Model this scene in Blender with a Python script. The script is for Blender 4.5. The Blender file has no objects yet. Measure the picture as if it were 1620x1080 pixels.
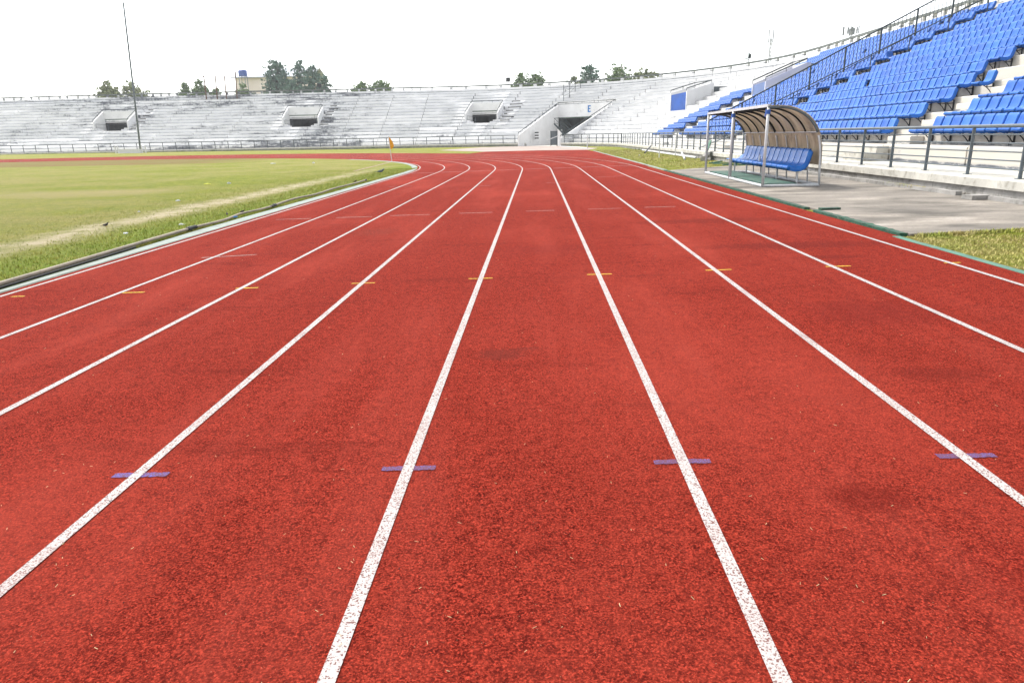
import bpy, math, random
from mathutils import Vector, Matrix
random.seed(7)
R = math.radians
sc = bpy.context.scene
C = sc.collection
PI = math.pi

# ------------------------------------------------------------------ camera
CAM_H = 1.414
F_PX, PITCH, YAW, ROLL = 1107.6, .2854, .0381, -.0205
fw = Vector((-math.sin(YAW) * math.cos(PITCH), math.cos(YAW) * math.cos(PITCH), -math.sin(PITCH)))
rt = Vector((math.cos(YAW), math.sin(YAW), 0))
up = rt.cross(fw)
cr, sr = math.cos(ROLL), math.sin(ROLL)
rt2 = rt * cr + up * sr
up2 = up * cr - rt * sr
cd = bpy.data.cameras.new('camera')
cd.sensor_width = 36
cd.lens = F_PX / 1620 * 36
cd.clip_start = .05
cd.clip_end = 6000
cam = bpy.data.objects.new('camera', cd)
C.objects.link(cam)
m = Matrix.Identity(4)
for i in range(3):
    m[i][0] = rt2[i]; m[i][1] = up2[i]; m[i][2] = -fw[i]
m[0][3], m[1][3], m[2][3] = 0, 0, CAM_H
cam.matrix_world = m
sc.camera = cam


def at(px, py, Y):
    """world point seen at a photo pixel, at distance Y up the track"""
    d = fw + rt2 * ((px - 810) / F_PX) + up2 * ((540 - py) / F_PX)
    t = Y / d.y
    return Vector((0, 0, CAM_H)) + d * t


def inframe(p, mar=40):
    v = Vector(p) - Vector((0, 0, CAM_H))
    d = v.dot(fw)
    if d < .3: return False
    u = 810 + F_PX * v.dot(rt2) / d
    w = 540 - F_PX * v.dot(up2) / d
    return -mar < u < 1620 + mar and -mar < w < 1080 + mar


# ------------------------------------------------------------------ materials
def mat(name, rough=.8, spec=.3):
    m = bpy.data.materials.new(name)
    m.use_nodes = True
    nt = m.node_tree
    b = nt.nodes['Principled BSDF']
    b.inputs['Roughness'].default_value = rough
    b.inputs['Specular IOR Level'].default_value = spec
    return m, nt, b


class NT:
    """tiny node helper"""
    def __init__(s, nt): s.nt = nt
    def n(s, t, **kw):
        x = s.nt.nodes.new(t)
        for k, v in kw.items(): setattr(x, k, v)
        return x
    def link(s, a, b): s.nt.links.new(a, b)
    def coord(s, kind='Object'):
        return s.n('ShaderNodeTexCoord').outputs[kind]
    def mapping(s, vec, scale=(1, 1, 1), loc=(0, 0, 0)):
        x = s.n('ShaderNodeMapping'); s.link(vec, x.inputs[0])
        x.inputs['Scale'].default_value = scale; x.inputs['Location'].default_value = loc
        return x.outputs[0]
    def noise(s, vec, scale, detail=4, rough=.55, out='Fac'):
        x = s.n('ShaderNodeTexNoise'); s.link(vec, x.inputs['Vector'])
        x.inputs['Scale'].default_value = scale; x.inputs['Detail'].default_value = detail
        x.inputs['Roughness'].default_value = rough
        return x.outputs[out]
    def voro(s, vec, scale, feature='F1', out='Distance'):
        x = s.n('ShaderNodeTexVoronoi', feature=feature); s.link(vec, x.inputs['Vector'])
        x.inputs['Scale'].default_value = scale
        return x.outputs[out]
    def ramp(s, fac, a, b, va=0., vb=1.):
        x = s.n('ShaderNodeMapRange'); s.link(fac, x.inputs[0])
        for i, v in enumerate((a, b, va, vb)): x.inputs[1 + i].default_value = v
        return x.outputs[0]
    def math(s, op, a, b=None, clamp=False):
        x = s.n('ShaderNodeMath', operation=op, use_clamp=clamp)
        for i, v in enumerate((a, b)):
            if v is None: continue
            if isinstance(v, (int, float)): x.inputs[i].default_value = v
            else: s.link(v, x.inputs[i])
        return x.outputs[0]
    def mix(s, fac, a, b, blend='MIX'):
        x = s.n('ShaderNodeMix', data_type='RGBA', blend_type=blend)
        if isinstance(fac, (int, float)): x.inputs[0].default_value = fac
        else: s.link(fac, x.inputs[0])
        for i, v in ((6, a), (7, b)):
            if isinstance(v, tuple): x.inputs[i].default_value = (*v, 1)
            else: s.link(v, x.inputs[i])
        return x.outputs[2]
    def sep(s, vec):
        x = s.n('ShaderNodeSeparateXYZ'); s.link(vec, x.inputs[0]); return x.outputs
    def comb(s, x_, y_, z_=0.):
        x = s.n('ShaderNodeCombineXYZ')
        for i, v in enumerate((x_, y_, z_)):
            if isinstance(v, (int, float)): x.inputs[i].default_value = v
            else: s.link(v, x.inputs[i])
        return x.outputs[0]
    def bump(s, h, bsdf, strength=.3, dist=.01):
        x = s.n('ShaderNodeBump'); s.link(h, x.inputs['Height'])
        x.inputs['Strength'].default_value = strength; x.inputs['Distance'].default_value = dist
        s.link(x.outputs[0], bsdf.inputs['Normal'])


def simple(name, col, rough=.6, spec=.4, metal=0., var=.25, scale=6., dirt=None, dirt_amt=0., bump=0.):
    """paint / metal / stone with uneven tone and some dirt"""
    m, nt, b = mat(name, rough, spec)
    b.inputs['Metallic'].default_value = metal
    k = NT(nt)
    co = k.coord()
    f = k.noise(co, scale, 5)
    dark = tuple(c * (1 - var) for c in col); lite = tuple(min(1, c * (1 + var * .7)) for c in col)
    c = k.mix(k.ramp(f, .3, .7), dark, lite)
    if dirt:
        g = k.ramp(k.noise(co, scale * 2.3, 8, .7), .62 - dirt_amt * .3, .75)
        c = k.mix(g, c, dirt)
    k.link(c, b.inputs['Base Color'])
    r = k.ramp(f, .2, .8, rough - .1, min(1, rough + .12)); k.link(r, b.inputs['Roughness'])
    if bump: k.bump(k.noise(co, scale * 8, 6, .7), b, bump, .01)
    return m


M = {}

# --- running track: red rubber granules
m_, nt, b = mat('track_rubber', 1., .03)
k = NT(nt); co = k.coord()
gran = k.voro(co, 195, out='Color')
gs = k.sep(gran)
fine = k.noise(co, 120, 3, .7)
mid = k.noise(co, 14, 5, .65)
big = k.noise(co, .55, 6, .6)
band = k.noise(k.mapping(co, (.9, .12, 1)), 1.3, 6, .65)
c = k.mix(k.ramp(gs[0], .0, 1.), (.072, .0052, .0032), (.445, .051, .029))
c = k.mix(k.ramp(fine, .38, .56, .9, 0.), c, (.05, .004, .003))
pit = k.voro(co, 125, out='Color'); ps = k.sep(pit)
c = k.mix(k.ramp(ps[1], .08, .17, .95, 0.), c, (.045, .004, .003))
clump = k.noise(co, 78, 4, .75); clump2 = k.noise(co, 30, 5, .75)
c = k.mix(k.ramp(clump, .36, .50, .6, 0.), c, (.085, .007, .005))
c = k.mix(k.ramp(clump2, .34, .48, .3, 0.), c, (.12, .011, .008))
c = k.mix(k.ramp(clump2, .54, .7, 0., .2), c, (.43, .058, .036))
c = k.mix(k.ramp(mid, .42, .68, 0., .2), c, (.40, .053, .030))
c = k.mix(k.ramp(big, .48, .7, 0., .24), c, (.14, .015, .009))
c = k.mix(k.ramp(band, .5, .72, 0., .35), c, (.33, .056, .038))
scuff = k.noise(k.mapping(co, (.35, 2.2, 1)), 1.0, 7, .7)
c = k.mix(k.ramp(scuff, .57, .68, 0., .45), c, (.09, .010, .007))
faded = k.noise(k.mapping(co, (1.0, .5, 1), (3, 7, 0)), .35, 5, .6)
c = k.mix(k.ramp(faded, .5, .7, 0., .35), c, (.34, .052, .034))
sx = k.sep(co)
# wear and damp patches with a shape of their own
def blob(c, x, y, rx, ry, col, amt):
    dx = k.math('DIVIDE', k.math('SUBTRACT', sx[0], x), rx)
    dy = k.math('DIVIDE', k.math('SUBTRACT', sx[1], y), ry)
    d = k.math('ADD', k.math('MULTIPLY', dx, dx), k.math('MULTIPLY', dy, dy))
    d = k.math('ADD', d, k.math('MULTIPLY', k.math('SUBTRACT', k.noise(co, 7, 7, .75), .5), 2.2))
    return k.mix(k.math('MULTIPLY', k.ramp(d, .2, 1.3, amt, 0.), k.ramp(fine, .3, .6, 1., .45)), c, col)
c = blob(c, -.24, 4.5, .19, .14, (.10, .018, .013), .95)
c = blob(c, -.06, 4.62, .10, .05, (.12, .022, .016), .7)
c = blob(c, 1.30, 2.52, .17, .12, (.09, .007, .005), .85)
c = blob(c, 2.35, 3.95, .30, .14, (.10, .011, .008), .8)
c = blob(c, 3.2, 8.8, 1.2, .30, (.10, .012, .009), .9)
c = blob(c, 3.0, 11.5, 1.5, .35, (.11, .014, .010), .85)
c = blob(c, 2.6, 5.4, .55, .42, (.12, .012, .009), .7)
c = blob(c, .1, 9.0, .7, .45, (.14, .016, .012), .6)
c = blob(c, 3.3, 7.9, .5, .12, (.10, .012, .009), .8)
c = blob(c, 2.6, 3.1, .12, .5, (.11, .010, .008), .6)
c = blob(c, 1.9, 1.9, .5, .35, (.13, .010, .008), .5)
c = blob(c, -2.6, 11.2, .4, .5, (.13, .03, .02), .5)
# thin hairline cracks
cr_ = k.voro(k.mapping(k.mix(.35, co, k.noise(co, 1.2, 4, .6, out='Color'), 'ADD'), (.9, .5, 1)), .8, 'DISTANCE_TO_EDGE')
c = k.mix(k.ramp(cr_, .001, .004, .24, 0.), c, (.09, .008, .007))
# pale straw-coloured specks
sp = k.voro(co, 37, out='Distance')
c = k.mix(k.ramp(sp, .035, .055, .55, 0.), c, (.5, .38, .24))
k.link(c, b.inputs['Base Color'])
h = k.math('ADD', k.math('MULTIPLY', gs[1], .5), k.math('MULTIPLY', k.noise(co, 60, 5, .75), 2.))
k.bump(h, b, .8, .008)
M['track'] = m_

# --- white line paint worn by granules
def linepaint(name, col, wear, grey=False):
    m, nt, b = mat(name, .85, .2)
    k = NT(nt); co = k.coord()
    n1 = k.noise(co, 170, 3, .7); n2 = k.noise(co, 3, 5, .6)
    w = k.ramp(k.math('ADD', n1, k.math('MULTIPLY', k.math('SUBTRACT', n2, .5), .5)), wear, wear + .07)
    cell = k.sep(k.voro(co, 185, out='Color'))
    w = k.math('MAXIMUM', k.math('MULTIPLY', w, .8), k.ramp(cell[0], .17, .25, .92, 0.))
    c = k.mix(w, col, (.10, .028, .022))
    if grey: c = k.mix(k.ramp(n2, .4, .75, 0., .25), c, (.36, .28, .26))
    k.link(c, b.inputs['Base Color'])
    k.bump(n1, b, .4, .005)
    return m
M['line'] = linepaint('lane_line_paint', (.375, .345, .335), .57, True)
M['faintline'] = linepaint('faded_line_paint', (.42, .30, .27), .50)
M['bluemark'] = linepaint('blue_mark_paint', (.095, .08, .29), .40)
M['yellowmark'] = linepaint('yellow_mark_paint', (.52, .33, .02), .56)

# --- grass
def grassmat(name, infield):
    m, nt, b = mat(name, .95, .1)
    k = NT(nt); co = k.coord()
    n1 = k.noise(co, .35, 6, .6); n2 = k.noise(co, 2.2, 6, .7); n3 = k.noise(co, 28, 4, .75)
    n4 = k.noise(k.mapping(co, (1, .6, 1)), .09, 4, .6)
    c = k.mix(k.ramp(n2, .35, .65), (.155, .205, .009), (.315, .305, .036))
    dry = k.math('ADD', k.math('MULTIPLY', n1, .6), k.math('MULTIPLY', n4, .5))
    c = k.mix(k.ramp(dry, .47, .64, 0., .9), c, (.35, .30, .10))
    c = k.mix(k.ramp(k.noise(co, 7, 5, .75), .35, .62, .45, 0.), c, (.09, .12, .010))
    c = k.mix(k.ramp(n3, .3, .7, .45, 0.), c, (.05, .065, .012))
    if infield:
        s = k.sep(co)
        # trodden touchline
        wob = k.math('MULTIPLY', k.math('SUBTRACT', k.noise(co, .5, 5, .6), .5), 1.1)
        d = k.math('ABSOLUTE', k.math('ADD', k.math('ADD', s[0], 8.05), wob))
        f = k.math('MULTIPLY', k.ramp(d, .12, .72, 1., 0.), k.ramp(s[1], 22, 42, 1., .0))
        f = k.math('MULTIPLY', f, k.ramp(n2, .38, .58, .25, 1.))
        c = k.mix(k.math('MULTIPLY', f, .85), c, (.50, .42, .30))
        # a lusher strip along the kerb
        l = k.math('MULTIPLY', k.ramp(s[0], -7.7, -6.6, 0., 1.), k.ramp(s[1], 30, 48, 1., .3))
        c = k.mix(k.math('MULTIPLY', l, k.ramp(n2, .3, .6, .25, .9)), c, (.125, .195, .010))
        # bare worn scrape
        dx = k.math('DIVIDE', k.math('ADD', s[0], 14.5), 3.4); dy = k.math('DIVIDE', k.math('SUBTRACT', s[1], 22.0), 1.8)
        e = k.math('ADD', k.math('ADD', k.math('MULTIPLY', dx, dx), k.math('MULTIPLY', dy, dy)), k.math('MULTIPLY', k.math('SUBTRACT', n2, .5), 3.))
        c = k.mix(k.ramp(e, .2, 1.4, .5, 0.), c, (.36, .28, .15))
        # brown run-up area at the far end of the field
        a = k.math('MULTIPLY', k.ramp(k.math('ADD', s[1], k.math('MULTIPLY', n1, 7.)), 53.0, 55.5), k.ramp(s[0], -27., -20., 1., 0.))
        c = k.mix(k.math('MULTIPLY', a, k.ramp(n2, .3, .6, .45, .9)), c, (.15, .105, .035))
        red = k.math('MULTIPLY', k.ramp(k.math('ABSOLUTE', k.math('SUBTRACT', k.math('ADD', s[1], k.math('MULTIPLY', n1, 5.)), 55.5)), .2, .8, 1., 0.), k.ramp(s[0], -27., -20., 1., 0.))
        c = k.mix(k.math('MULTIPLY', red, k.ramp(n2, .4, .6, .1, .7)), c, (.24, .06, .04))
    k.link(c, b.inputs['Base Color'])
    k.bump(k.math('ADD', n3, k.noise(co, 75, 3, .8)), b, .9, .05)
    return m
M['infield'] = grassmat('infield_turf', True)
M['verge'] = grassmat('verge_turf', False)

# blades
m_, nt, b = mat('grass_blade', .8, .2)
k = NT(nt); co = k.coord()
c = k.mix(k.ramp(k.noise(co, 1.7, 4), .35, .65), (.18, .265, .018), (.37, .35, .075))
c = k.mix(k.ramp(k.noise(co, 60, 2), .5, .7), c, (.44, .37, .16))
drym = k.math('MULTIPLY', k.ramp(k.noise(co, 1.1, 5, .65), .40, .56), k.ramp(k.sep(co)[0], 0., 1.))
c = k.mix(k.math('MULTIPLY', drym, .8), c, (.40, .32, .145))
k.link(c, b.inputs['Base Color'])
M['blade'] = m_

# --- terrace concrete, flaking white paint over dirty grey concrete; UV = metres along the stand, height
def terracemat():
    m, nt, b = mat('whitewashed_concrete', .85, .2)
    k = NT(nt)
    uv = k.n('ShaderNodeUVMap').outputs[0]
    s = k.sep(uv)
    rowf = k.math('DIVIDE', k.math('SUBTRACT', s[1], .476), .47)
    row = k.math('FLOOR', rowf)
    st = k.noise(k.comb(k.math('MULTIPLY', s[0], .17), k.math('ADD', k.math('MULTIPLY', row, 1.37), k.math('MULTIPLY', s[1], .9))), 1., 9, .7)
    st2 = k.noise(k.comb(k.math('MULTIPLY', s[0], .9), k.math('ADD', k.math('MULTIPLY', row, 3.3), k.math('MULTIPLY', s[1], 3.))), 1., 6, .7)
    drip = k.noise(k.comb(k.math('MULTIPLY', s[0], 3.0), k.math('MULTIPLY', s[1], .8)), 1., 5, .65)
    big = k.noise(k.comb(k.math('MULTIPLY', s[0], .06), k.math('MULTIPLY', s[1], .17)), 1., 4, .6)
    side = k.ramp(s[0], 100., 140., 0., 1.)      # the far end is dirtier than the near end
    dirt = k.math('ADD', k.math('MULTIPLY', st, .55), k.math('MULTIPLY', st2, .25))
    dirt = k.math('ADD', dirt, k.math('MULTIPLY', k.math('SUBTRACT', big, .5), .44))
    dirt = k.math('ADD', dirt, k.math('MULTIPLY', k.math('SUBTRACT', drip, .5), .14))
    dirt = k.math('ADD', dirt, k.math('MULTIPLY', side, .085))
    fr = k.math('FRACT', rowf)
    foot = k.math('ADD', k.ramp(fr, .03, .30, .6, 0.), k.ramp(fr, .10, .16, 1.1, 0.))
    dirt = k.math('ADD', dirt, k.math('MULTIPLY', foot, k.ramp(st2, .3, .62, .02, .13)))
    lowrows = k.ramp(s[1], .3, 2.2, .05, 0.)
    dirt = k.math('ADD', dirt, k.math('MULTIPLY', lowrows, k.ramp(s[0], 70, 110)))
    hue = k.mix(k.ramp(k.noise(k.comb(k.math('MULTIPLY', s[0], .05), s[1]), .6, 3), .4, .6), (.86, .855, .85), (.80, .80, .805))
    hue = k.mix(k.ramp(s[0], 85., 122., 1., 0.), hue, (.58, .58, .575))  # colour darkened towards the near end to offset direct sun there
    warm = k.ramp(s[0], 40., 75., 1., 0.)
    hue = k.mix(warm, hue, (.50, .47, .415))
    c = k.mix(k.ramp(dirt, .45, .53, 0., .38), hue, (.47, .475, .485))
    c = k.mix(k.ramp(dirt, .515, .58, 0., .92), c, (.10, .11, .13))
    c = k.mix(k.ramp(dirt, .60, .68, 0., .85), c, (.045, .05, .06))
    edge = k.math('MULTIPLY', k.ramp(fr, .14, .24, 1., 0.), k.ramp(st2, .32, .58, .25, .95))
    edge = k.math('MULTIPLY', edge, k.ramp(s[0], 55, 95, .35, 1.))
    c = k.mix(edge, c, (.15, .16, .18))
    k.link(c, b.inputs['Base Color'])
    k.bump(k.noise(k.comb(s[0], s[1]), 9, 6, .7), b, .25, .02)
    return m
M['terrace'] = terracemat()
M['whitewall'] = simple('white_painted_wall', (.72, .72, .725), .8, .2, var=.08, scale=.7, dirt=(.36, .36, .37), dirt_amt=.12, bump=.1)
M['ledge'] = simple('stained_ledge_concrete', (.47, .455, .41), .9, .2, var=.2, scale=2.2, dirt=(.20, .185, .15), dirt_amt=.35, bump=.4)
M['greyconc'] = simple('grey_base_concrete', (.29, .28, .265), .92, .15, var=.3, scale=1.6, dirt=(.10, .095, .085), dirt_amt=.4, bump=.5)
M['railconc'] = simple('mossy_grey_rail_concrete', (.15, .165, .155), .92, .15, var=.3, scale=1.2, dirt=(.06, .065, .06), dirt_amt=.4)
M['rubble'] = simple('rubble_grit', (.20, .185, .165), .95, .1, var=.6, scale=7, dirt=(.05, .05, .04), dirt_amt=.6, bump=1.)
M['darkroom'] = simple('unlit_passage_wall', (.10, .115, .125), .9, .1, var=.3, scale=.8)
M['lintelgreen'] = simple('mossy_lintel_edge', (.12, .16, .13), .9, .1, var=.4)

# --- pale concrete apron
m_, nt, b = mat('apron_concrete', .9, .2)
k = NT(nt); co = k.coord()
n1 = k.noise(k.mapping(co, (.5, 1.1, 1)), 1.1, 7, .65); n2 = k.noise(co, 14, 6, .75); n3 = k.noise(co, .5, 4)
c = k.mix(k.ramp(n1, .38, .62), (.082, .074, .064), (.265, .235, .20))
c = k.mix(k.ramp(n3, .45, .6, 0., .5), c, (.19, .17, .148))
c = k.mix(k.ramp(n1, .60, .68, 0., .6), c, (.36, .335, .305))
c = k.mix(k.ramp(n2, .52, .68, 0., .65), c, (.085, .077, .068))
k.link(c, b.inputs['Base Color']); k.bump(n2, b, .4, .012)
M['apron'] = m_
M['chute'] = simple('pale_chute_concrete', (.30, .245, .215), .9, .2, var=.2, scale=.6, dirt=(.27, .23, .2), dirt_amt=.3)
M['kerbpale'] = simple('pale_green_kerb_paint', (.24, .275, .25), .85, .1, var=.2, scale=3, dirt=(.16, .17, .14), dirt_amt=.35, bump=.3)
M['greenboard'] = simple('green_painted_board', (.012, .058, .034), .7, .3, var=.5, scale=4, dirt=(.11, .12, .09), dirt_amt=.3, bump=.3)
M['tealstrip'] = simple('faded_teal_strip', (.075, .165, .125), .8, .25, var=.25, scale=4, dirt=(.2, .18, .12), dirt_amt=.25)
M['floorboard'] = simple('worn_green_floor_board', (.055, .115, .095), .8, .2, var=.35, scale=3, dirt=(.17, .16, .13), dirt_amt=.4)
M['hose'] = simple('tan_rubber_hose', (.26, .225, .175), .7, .3, var=.25, scale=3, dirt=(.08, .07, .05), dirt_amt=.25)
M['black'] = simple('black_rubber', (.012, .013, .014), .6, .3, var=.3)
M['greymetal'] = simple('grey_painted_rail', (.085, .105, .12), .5, .4, .0, var=.25, scale=5, dirt=(.16, .13, .10), dirt_amt=.1)
M['darkmetal'] = simple('dark_green_grey_fence_paint', (.018, .032, .036), .5, .4, .0, var=.3, scale=5)
M['darkrail'] = simple('dull_dark_rail_paint', (.045, .058, .065), .6, .3, .0, var=.25, scale=5)
M['palemetal'] = simple('light_grey_tube_paint', (.44, .455, .475), .4, .5, .0, var=.15, scale=8, dirt=(.20, .17, .13), dirt_amt=.12)
M['whitemetal'] = simple('white_tube_paint', (.55, .55, .55), .5, .4, var=.1, scale=5, dirt=(.33, .27, .2), dirt_amt=.15)
M['bracket'] = simple('black_bracket_steel', (.022, .024, .027), .6, .4, var=.3, scale=20, dirt=(.08, .05, .035), dirt_amt=.25)
M['rust'] = simple('rusty_post_steel', (.13, .072, .05), .85, .2, var=.4, scale=2)
M['orange'] = simple('orange_flag_cloth', (.66, .29, .012), .8, .15, var=.15)
M['blueletter'] = simple('blue_letter_paint', (.03, .17, .45), .7, .3, var=.1)
M['bluepanel'] = simple('blue_panel_paint', (.022, .09, .36), .6, .3, var=.2, scale=.8, dirt=(.015, .05, .2), dirt_amt=.3)
M['greybluepanel'] = simple('faded_blue_door_paint', (.115, .17, .33), .7, .3, var=.12, scale=.8)
M['lavwall'] = simple('lilac_white_wall', (.53, .54, .62), .8, .2, var=.07, scale=.6, dirt=(.33, .33, .38), dirt_amt=.1)
M['gravelstain'] = simple('oily_stain', (.05, .05, .052), .9, .1, var=.8, scale=9)
M['beige'] = simple('beige_render', (.86, .76, .71), .9, .1, var=.06, scale=.3)
M['roofsheet'] = simple('pale_roof_sheet', (.44, .47, .53), .6, .3, var=.08, scale=.4)
M['tank'] = simple('blue_water_tank', (.03, .08, .32), .5, .4, var=.15)
M['antenna'] = simple('pale_antenna_steel', (.30, .31, .34), .6, .3, var=.15)
M['antennadark'] = simple('grey_antenna_panel', (.17, .185, .21), .6, .3, var=.15)
M['glass'] = simple('lamp_glass', (.45, .5, .48), .15, .6, var=.1)
M['paper'] = simple('white_litter', (.55, .57, .58), .8, .2, var=.15)
M['bottleblue'] = simple('blue_bottle', (.04, .2, .5), .3, .5, var=.15)
M['yellowlitter'] = simple('yellow_litter', (.5, .5, .05), .7, .3, var=.15)
M['straw'] = simple('dry_straw', (.48, .38, .22), .9, .1, var=.4, scale=3)
M['grit'] = simple('dark_grit', (.02, .018, .018), .9, .1, var=.4, scale=3)
M['birddark'] = simple('dark_bird_feathers', (.035, .028, .024), .8, .2, var=.4, scale=30)
M['birdgrey'] = simple('grey_pigeon_feathers', (.10, .115, .13), .7, .2, var=.4, scale=20)
M['birdpale'] = simple('pale_bird_feathers', (.5, .48, .45), .8, .2, var=.1)
M['beak'] = simple('yellow_beak', (.5, .3, .03), .5, .3, var=.1)
M['bark'] = simple('tree_bark', (.075, .058, .044), .95, .1, var=.4, scale=2)
M['clearpet'] = simple('clear_bottle_plastic', (.5, .56, .62), .2, .6, var=.1)

# dugout sheet: translucent-looking brown polycarbonate
m_, nt, b = mat('smoked_roof_sheet', .32, .5)
k = NT(nt); co = k.coord(); s = k.sep(co)
n1 = k.noise(k.mapping(co, (1, 2.5, 1)), 1.5, 5, .6)
c = k.mix(k.ramp(n1, .35, .65), (.44, .375, .29), (.66, .58, .47))
c = k.mix(k.ramp(k.noise(k.mapping(co, (1, 6, 1)), 2.2, 4), .55, .7, 0., .5), c, (.40, .37, .33))
c = k.mix(k.ramp(k.noise(co, 3, 6, .7), .58, .72, 0., .7), c, (.08, .065, .05))
k.link(c, b.inputs['Base Color'])
b.inputs['Transmission Weight'].default_value = .0
tr = k.n('ShaderNodeBsdfTranslucent'); k.link(c, tr.inputs[0])
mx = k.n('ShaderNodeMixShader'); mx.inputs[0].default_value = .6
k.link(b.outputs[0], mx.inputs[1]); k.link(tr.outputs[0], mx.inputs[2])
k.link(mx.outputs[0], nt.nodes['Material Output'].inputs[0])
M['sheet'] = m_

# blue seat plastic: each seat slightly different
m_, nt, b = mat('blue_seat_plastic', .42, .22)
k = NT(nt); co = k.coord()
oi = k.n('ShaderNodeObjectInfo').outputs['Random']
c = k.mix(oi, (.004, .066, .32), (.016, .12, .46))
cn = k.noise(co, 3.1, 3)
c = k.mix(k.ramp(cn, .4, .7, 0., .35), c, (.004, .06, .33))
f = k.noise(co, 7, 5, .6)
c = k.mix(k.ramp(f, .42, .7, 0., .3), c, (.05, .19, .56))
c = k.mix(k.ramp(k.noise(co, 60, 4, .8), .64, .76, 0., .5), c, (.13, .16, .22))
k.link(c, b.inputs['Base Color']); k.link(k.ramp(f, .3, .7, .32, .5), b.inputs['Roughness'])
M['seat'] = m_
m_, nt, b = mat('blue_bench_plastic', .34, .25)
k = NT(nt); co = k.coord()
f = k.noise(co, 5, 5, .6)
c = k.mix(k.ramp(f, .35, .7), (.005, .085, .36), (.012, .135, .47))
c = k.mix(k.ramp(k.noise(co, 40, 4, .8), .66, .76, 0., .5), c, (.16, .15, .15))
k.link(c, b.inputs['Base Color'])
M['benchseat'] = m_


def leafmat(name, a, b_, c_):
    m, nt, b = mat(name, .75, .2)
    k = NT(nt); co = k.coord()
    c = k.mix(k.ramp(k.noise(co, .8, 4), .35, .65), a, b_)
    c = k.mix(k.ramp(k.voro(co, 2.2, out='Color'), .55, .95, 0., .8), c, c_)
    k.link(c, b.inputs['Base Color'])
    return m
M['leaf_teal'] = leafmat('haze_teal_leaves', (.065, .125, .095), (.12, .20, .155), (.15, .235, .175))  # distance haze partly put into this paler, bluer leaf colour
M['leaf_green'] = leafmat('mid_green_leaves', (.085, .15, .06), (.155, .225, .09), (.21, .255, .11))
M['leaf_olive'] = leafmat('olive_yellow_leaves', (.13, .17, .07), (.22, .25, .115), (.31, .30, .18))
M['flower'] = leafmat('pale_blossom', (.38, .36, .30), (.46, .42, .36), (.5, .47, .4))


# ------------------------------------------------------------------ mesh building
class MB:
    def __init__(s): s.v = []; s.f = []; s.uv = []
    def add(s, vs, fs, uvs=None):
        o = len(s.v); s.v += [tuple(v) for v in vs]
        s.f += [tuple(i + o for i in f) for f in fs]
        if uvs is not None:
            s.uv += list(uvs)
        return s
    def box(s, a, b):
        (x0, y0, z0), (x1, y1, z1) = a, b
        vs = [(x, y, z) for z in (z0, z1) for y in (y0, y1) for x in (x0, x1)]
        return s.add(vs, [(0, 2, 3, 1), (4, 5, 7, 6), (0, 1, 5, 4), (2, 6, 7, 3), (0, 4, 6, 2), (1, 3, 7, 5)])
    def prism(s, pts, d):
        """closed outline pts (3-D) swept by vector d"""
        n = len(pts); d = Vector(d); vs = [Vector(p) for p in pts]; vs += [p + d for p in vs]
        return s.add(vs, [tuple(range(n))[::-1], tuple(range(n, 2 * n))] + [(i, (i + 1) % n, n + (i + 1) % n, n + i) for i in range(n)])
    def tube(s, pts, r, n=8, caps=True):
        pts = [Vector(p) for p in pts]
        rr = r if isinstance(r, (list, tuple)) else [r] * len(pts)
        o = len(s.v); prev = None
        for i, p in enumerate(pts):
            t = (pts[min(i + 1, len(pts) - 1)] - pts[max(i - 1, 0)]).normalized()
            if prev is None:
                a = t.cross(Vector((0, 0, 1)) if abs(t.z) < .9 else Vector((1, 0, 0))).normalized()
            else:
                a = (prev - t * prev.dot(t)).normalized()
            prev = a; bb = t.cross(a)
            for j in range(n):
                w = 2 * PI * (j + .5) / n
                s.v.append(tuple(p + (a * math.cos(w) + bb * math.sin(w)) * rr[i]))
        for i in range(len(pts) - 1):
            for j in range(n):
                q = o + i * n; j2 = (j + 1) % n
                s.f.append((q + j, q + j2, q + n + j2, q + n + j))
        if caps:
            s.f.append(tuple(o + j for j in range(n))[::-1])
            e = o + (len(pts) - 1) * n
            s.f.append(tuple(e + j for j in range(n)))
        return s
    def bar(s, a, b, w, h):
        """rectangular bar from a to b; w across, h up"""
        a, b = Vector(a), Vector(b); t = (b - a).normalized()
        x = t.cross(Vector((0, 0, 1)))
        x = x.normalized() if x.length > 1e-4 else Vector((1, 0, 0))
        y = x.cross(t).normalized()
        pts = [a + x * (i * w / 2) + y * (j * h / 2) for i, j in ((-1, -1), (1, -1), (1, 1), (-1, 1))]
        return s.prism(pts, b - a)
    def sphere(s, c, r, n=8, m_=6):
        c = Vector(c); r = Vector(r) if not isinstance(r, (int, float)) else Vector((r, r, r))
        o = len(s.v)
        for i in range(m_ + 1):
            t = PI * i / m_
            for j in range(n):
                w = 2 * PI * j / n
                s.v.append((c.x + r.x * math.sin(t) * math.cos(w), c.y + r.y * math.sin(t) * math.sin(w), c.z + r.z * math.cos(t)))
        for i in range(m_):
            for j in range(n):
                j2 = (j + 1) % n
                s.f.append((o + i * n + j, o + (i + 1) * n + j, o + (i + 1) * n + j2, o + i * n + j2))
        return s
    def mesh(s, name, smooth=False):
        me = bpy.data.meshes.new(name)
        me.from_pydata(s.v, [], s.f)
        if s.uv and len(s.uv) == len(s.v):
            l = me.uv_layers.new(name='UVMap')
            for lp in me.loops: l.data[lp.index].uv = s.uv[lp.vertex_index]
        if smooth: me.shade_smooth()
        me.update()
        return me
    def build(s, name, m, parent=None, smooth=False, loc=None):
        me = s.mesh(name, smooth)
        me.materials.append(m)
        o = bpy.data.objects.new(name, me); C.objects.link(o)
        if parent: o.parent = parent
        if loc: o.location = loc
        return o


def tag(o, label, cat, group=None):
    o['label'] = label; o['category'] = cat
    if group: o['group'] = group
    return o


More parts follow.
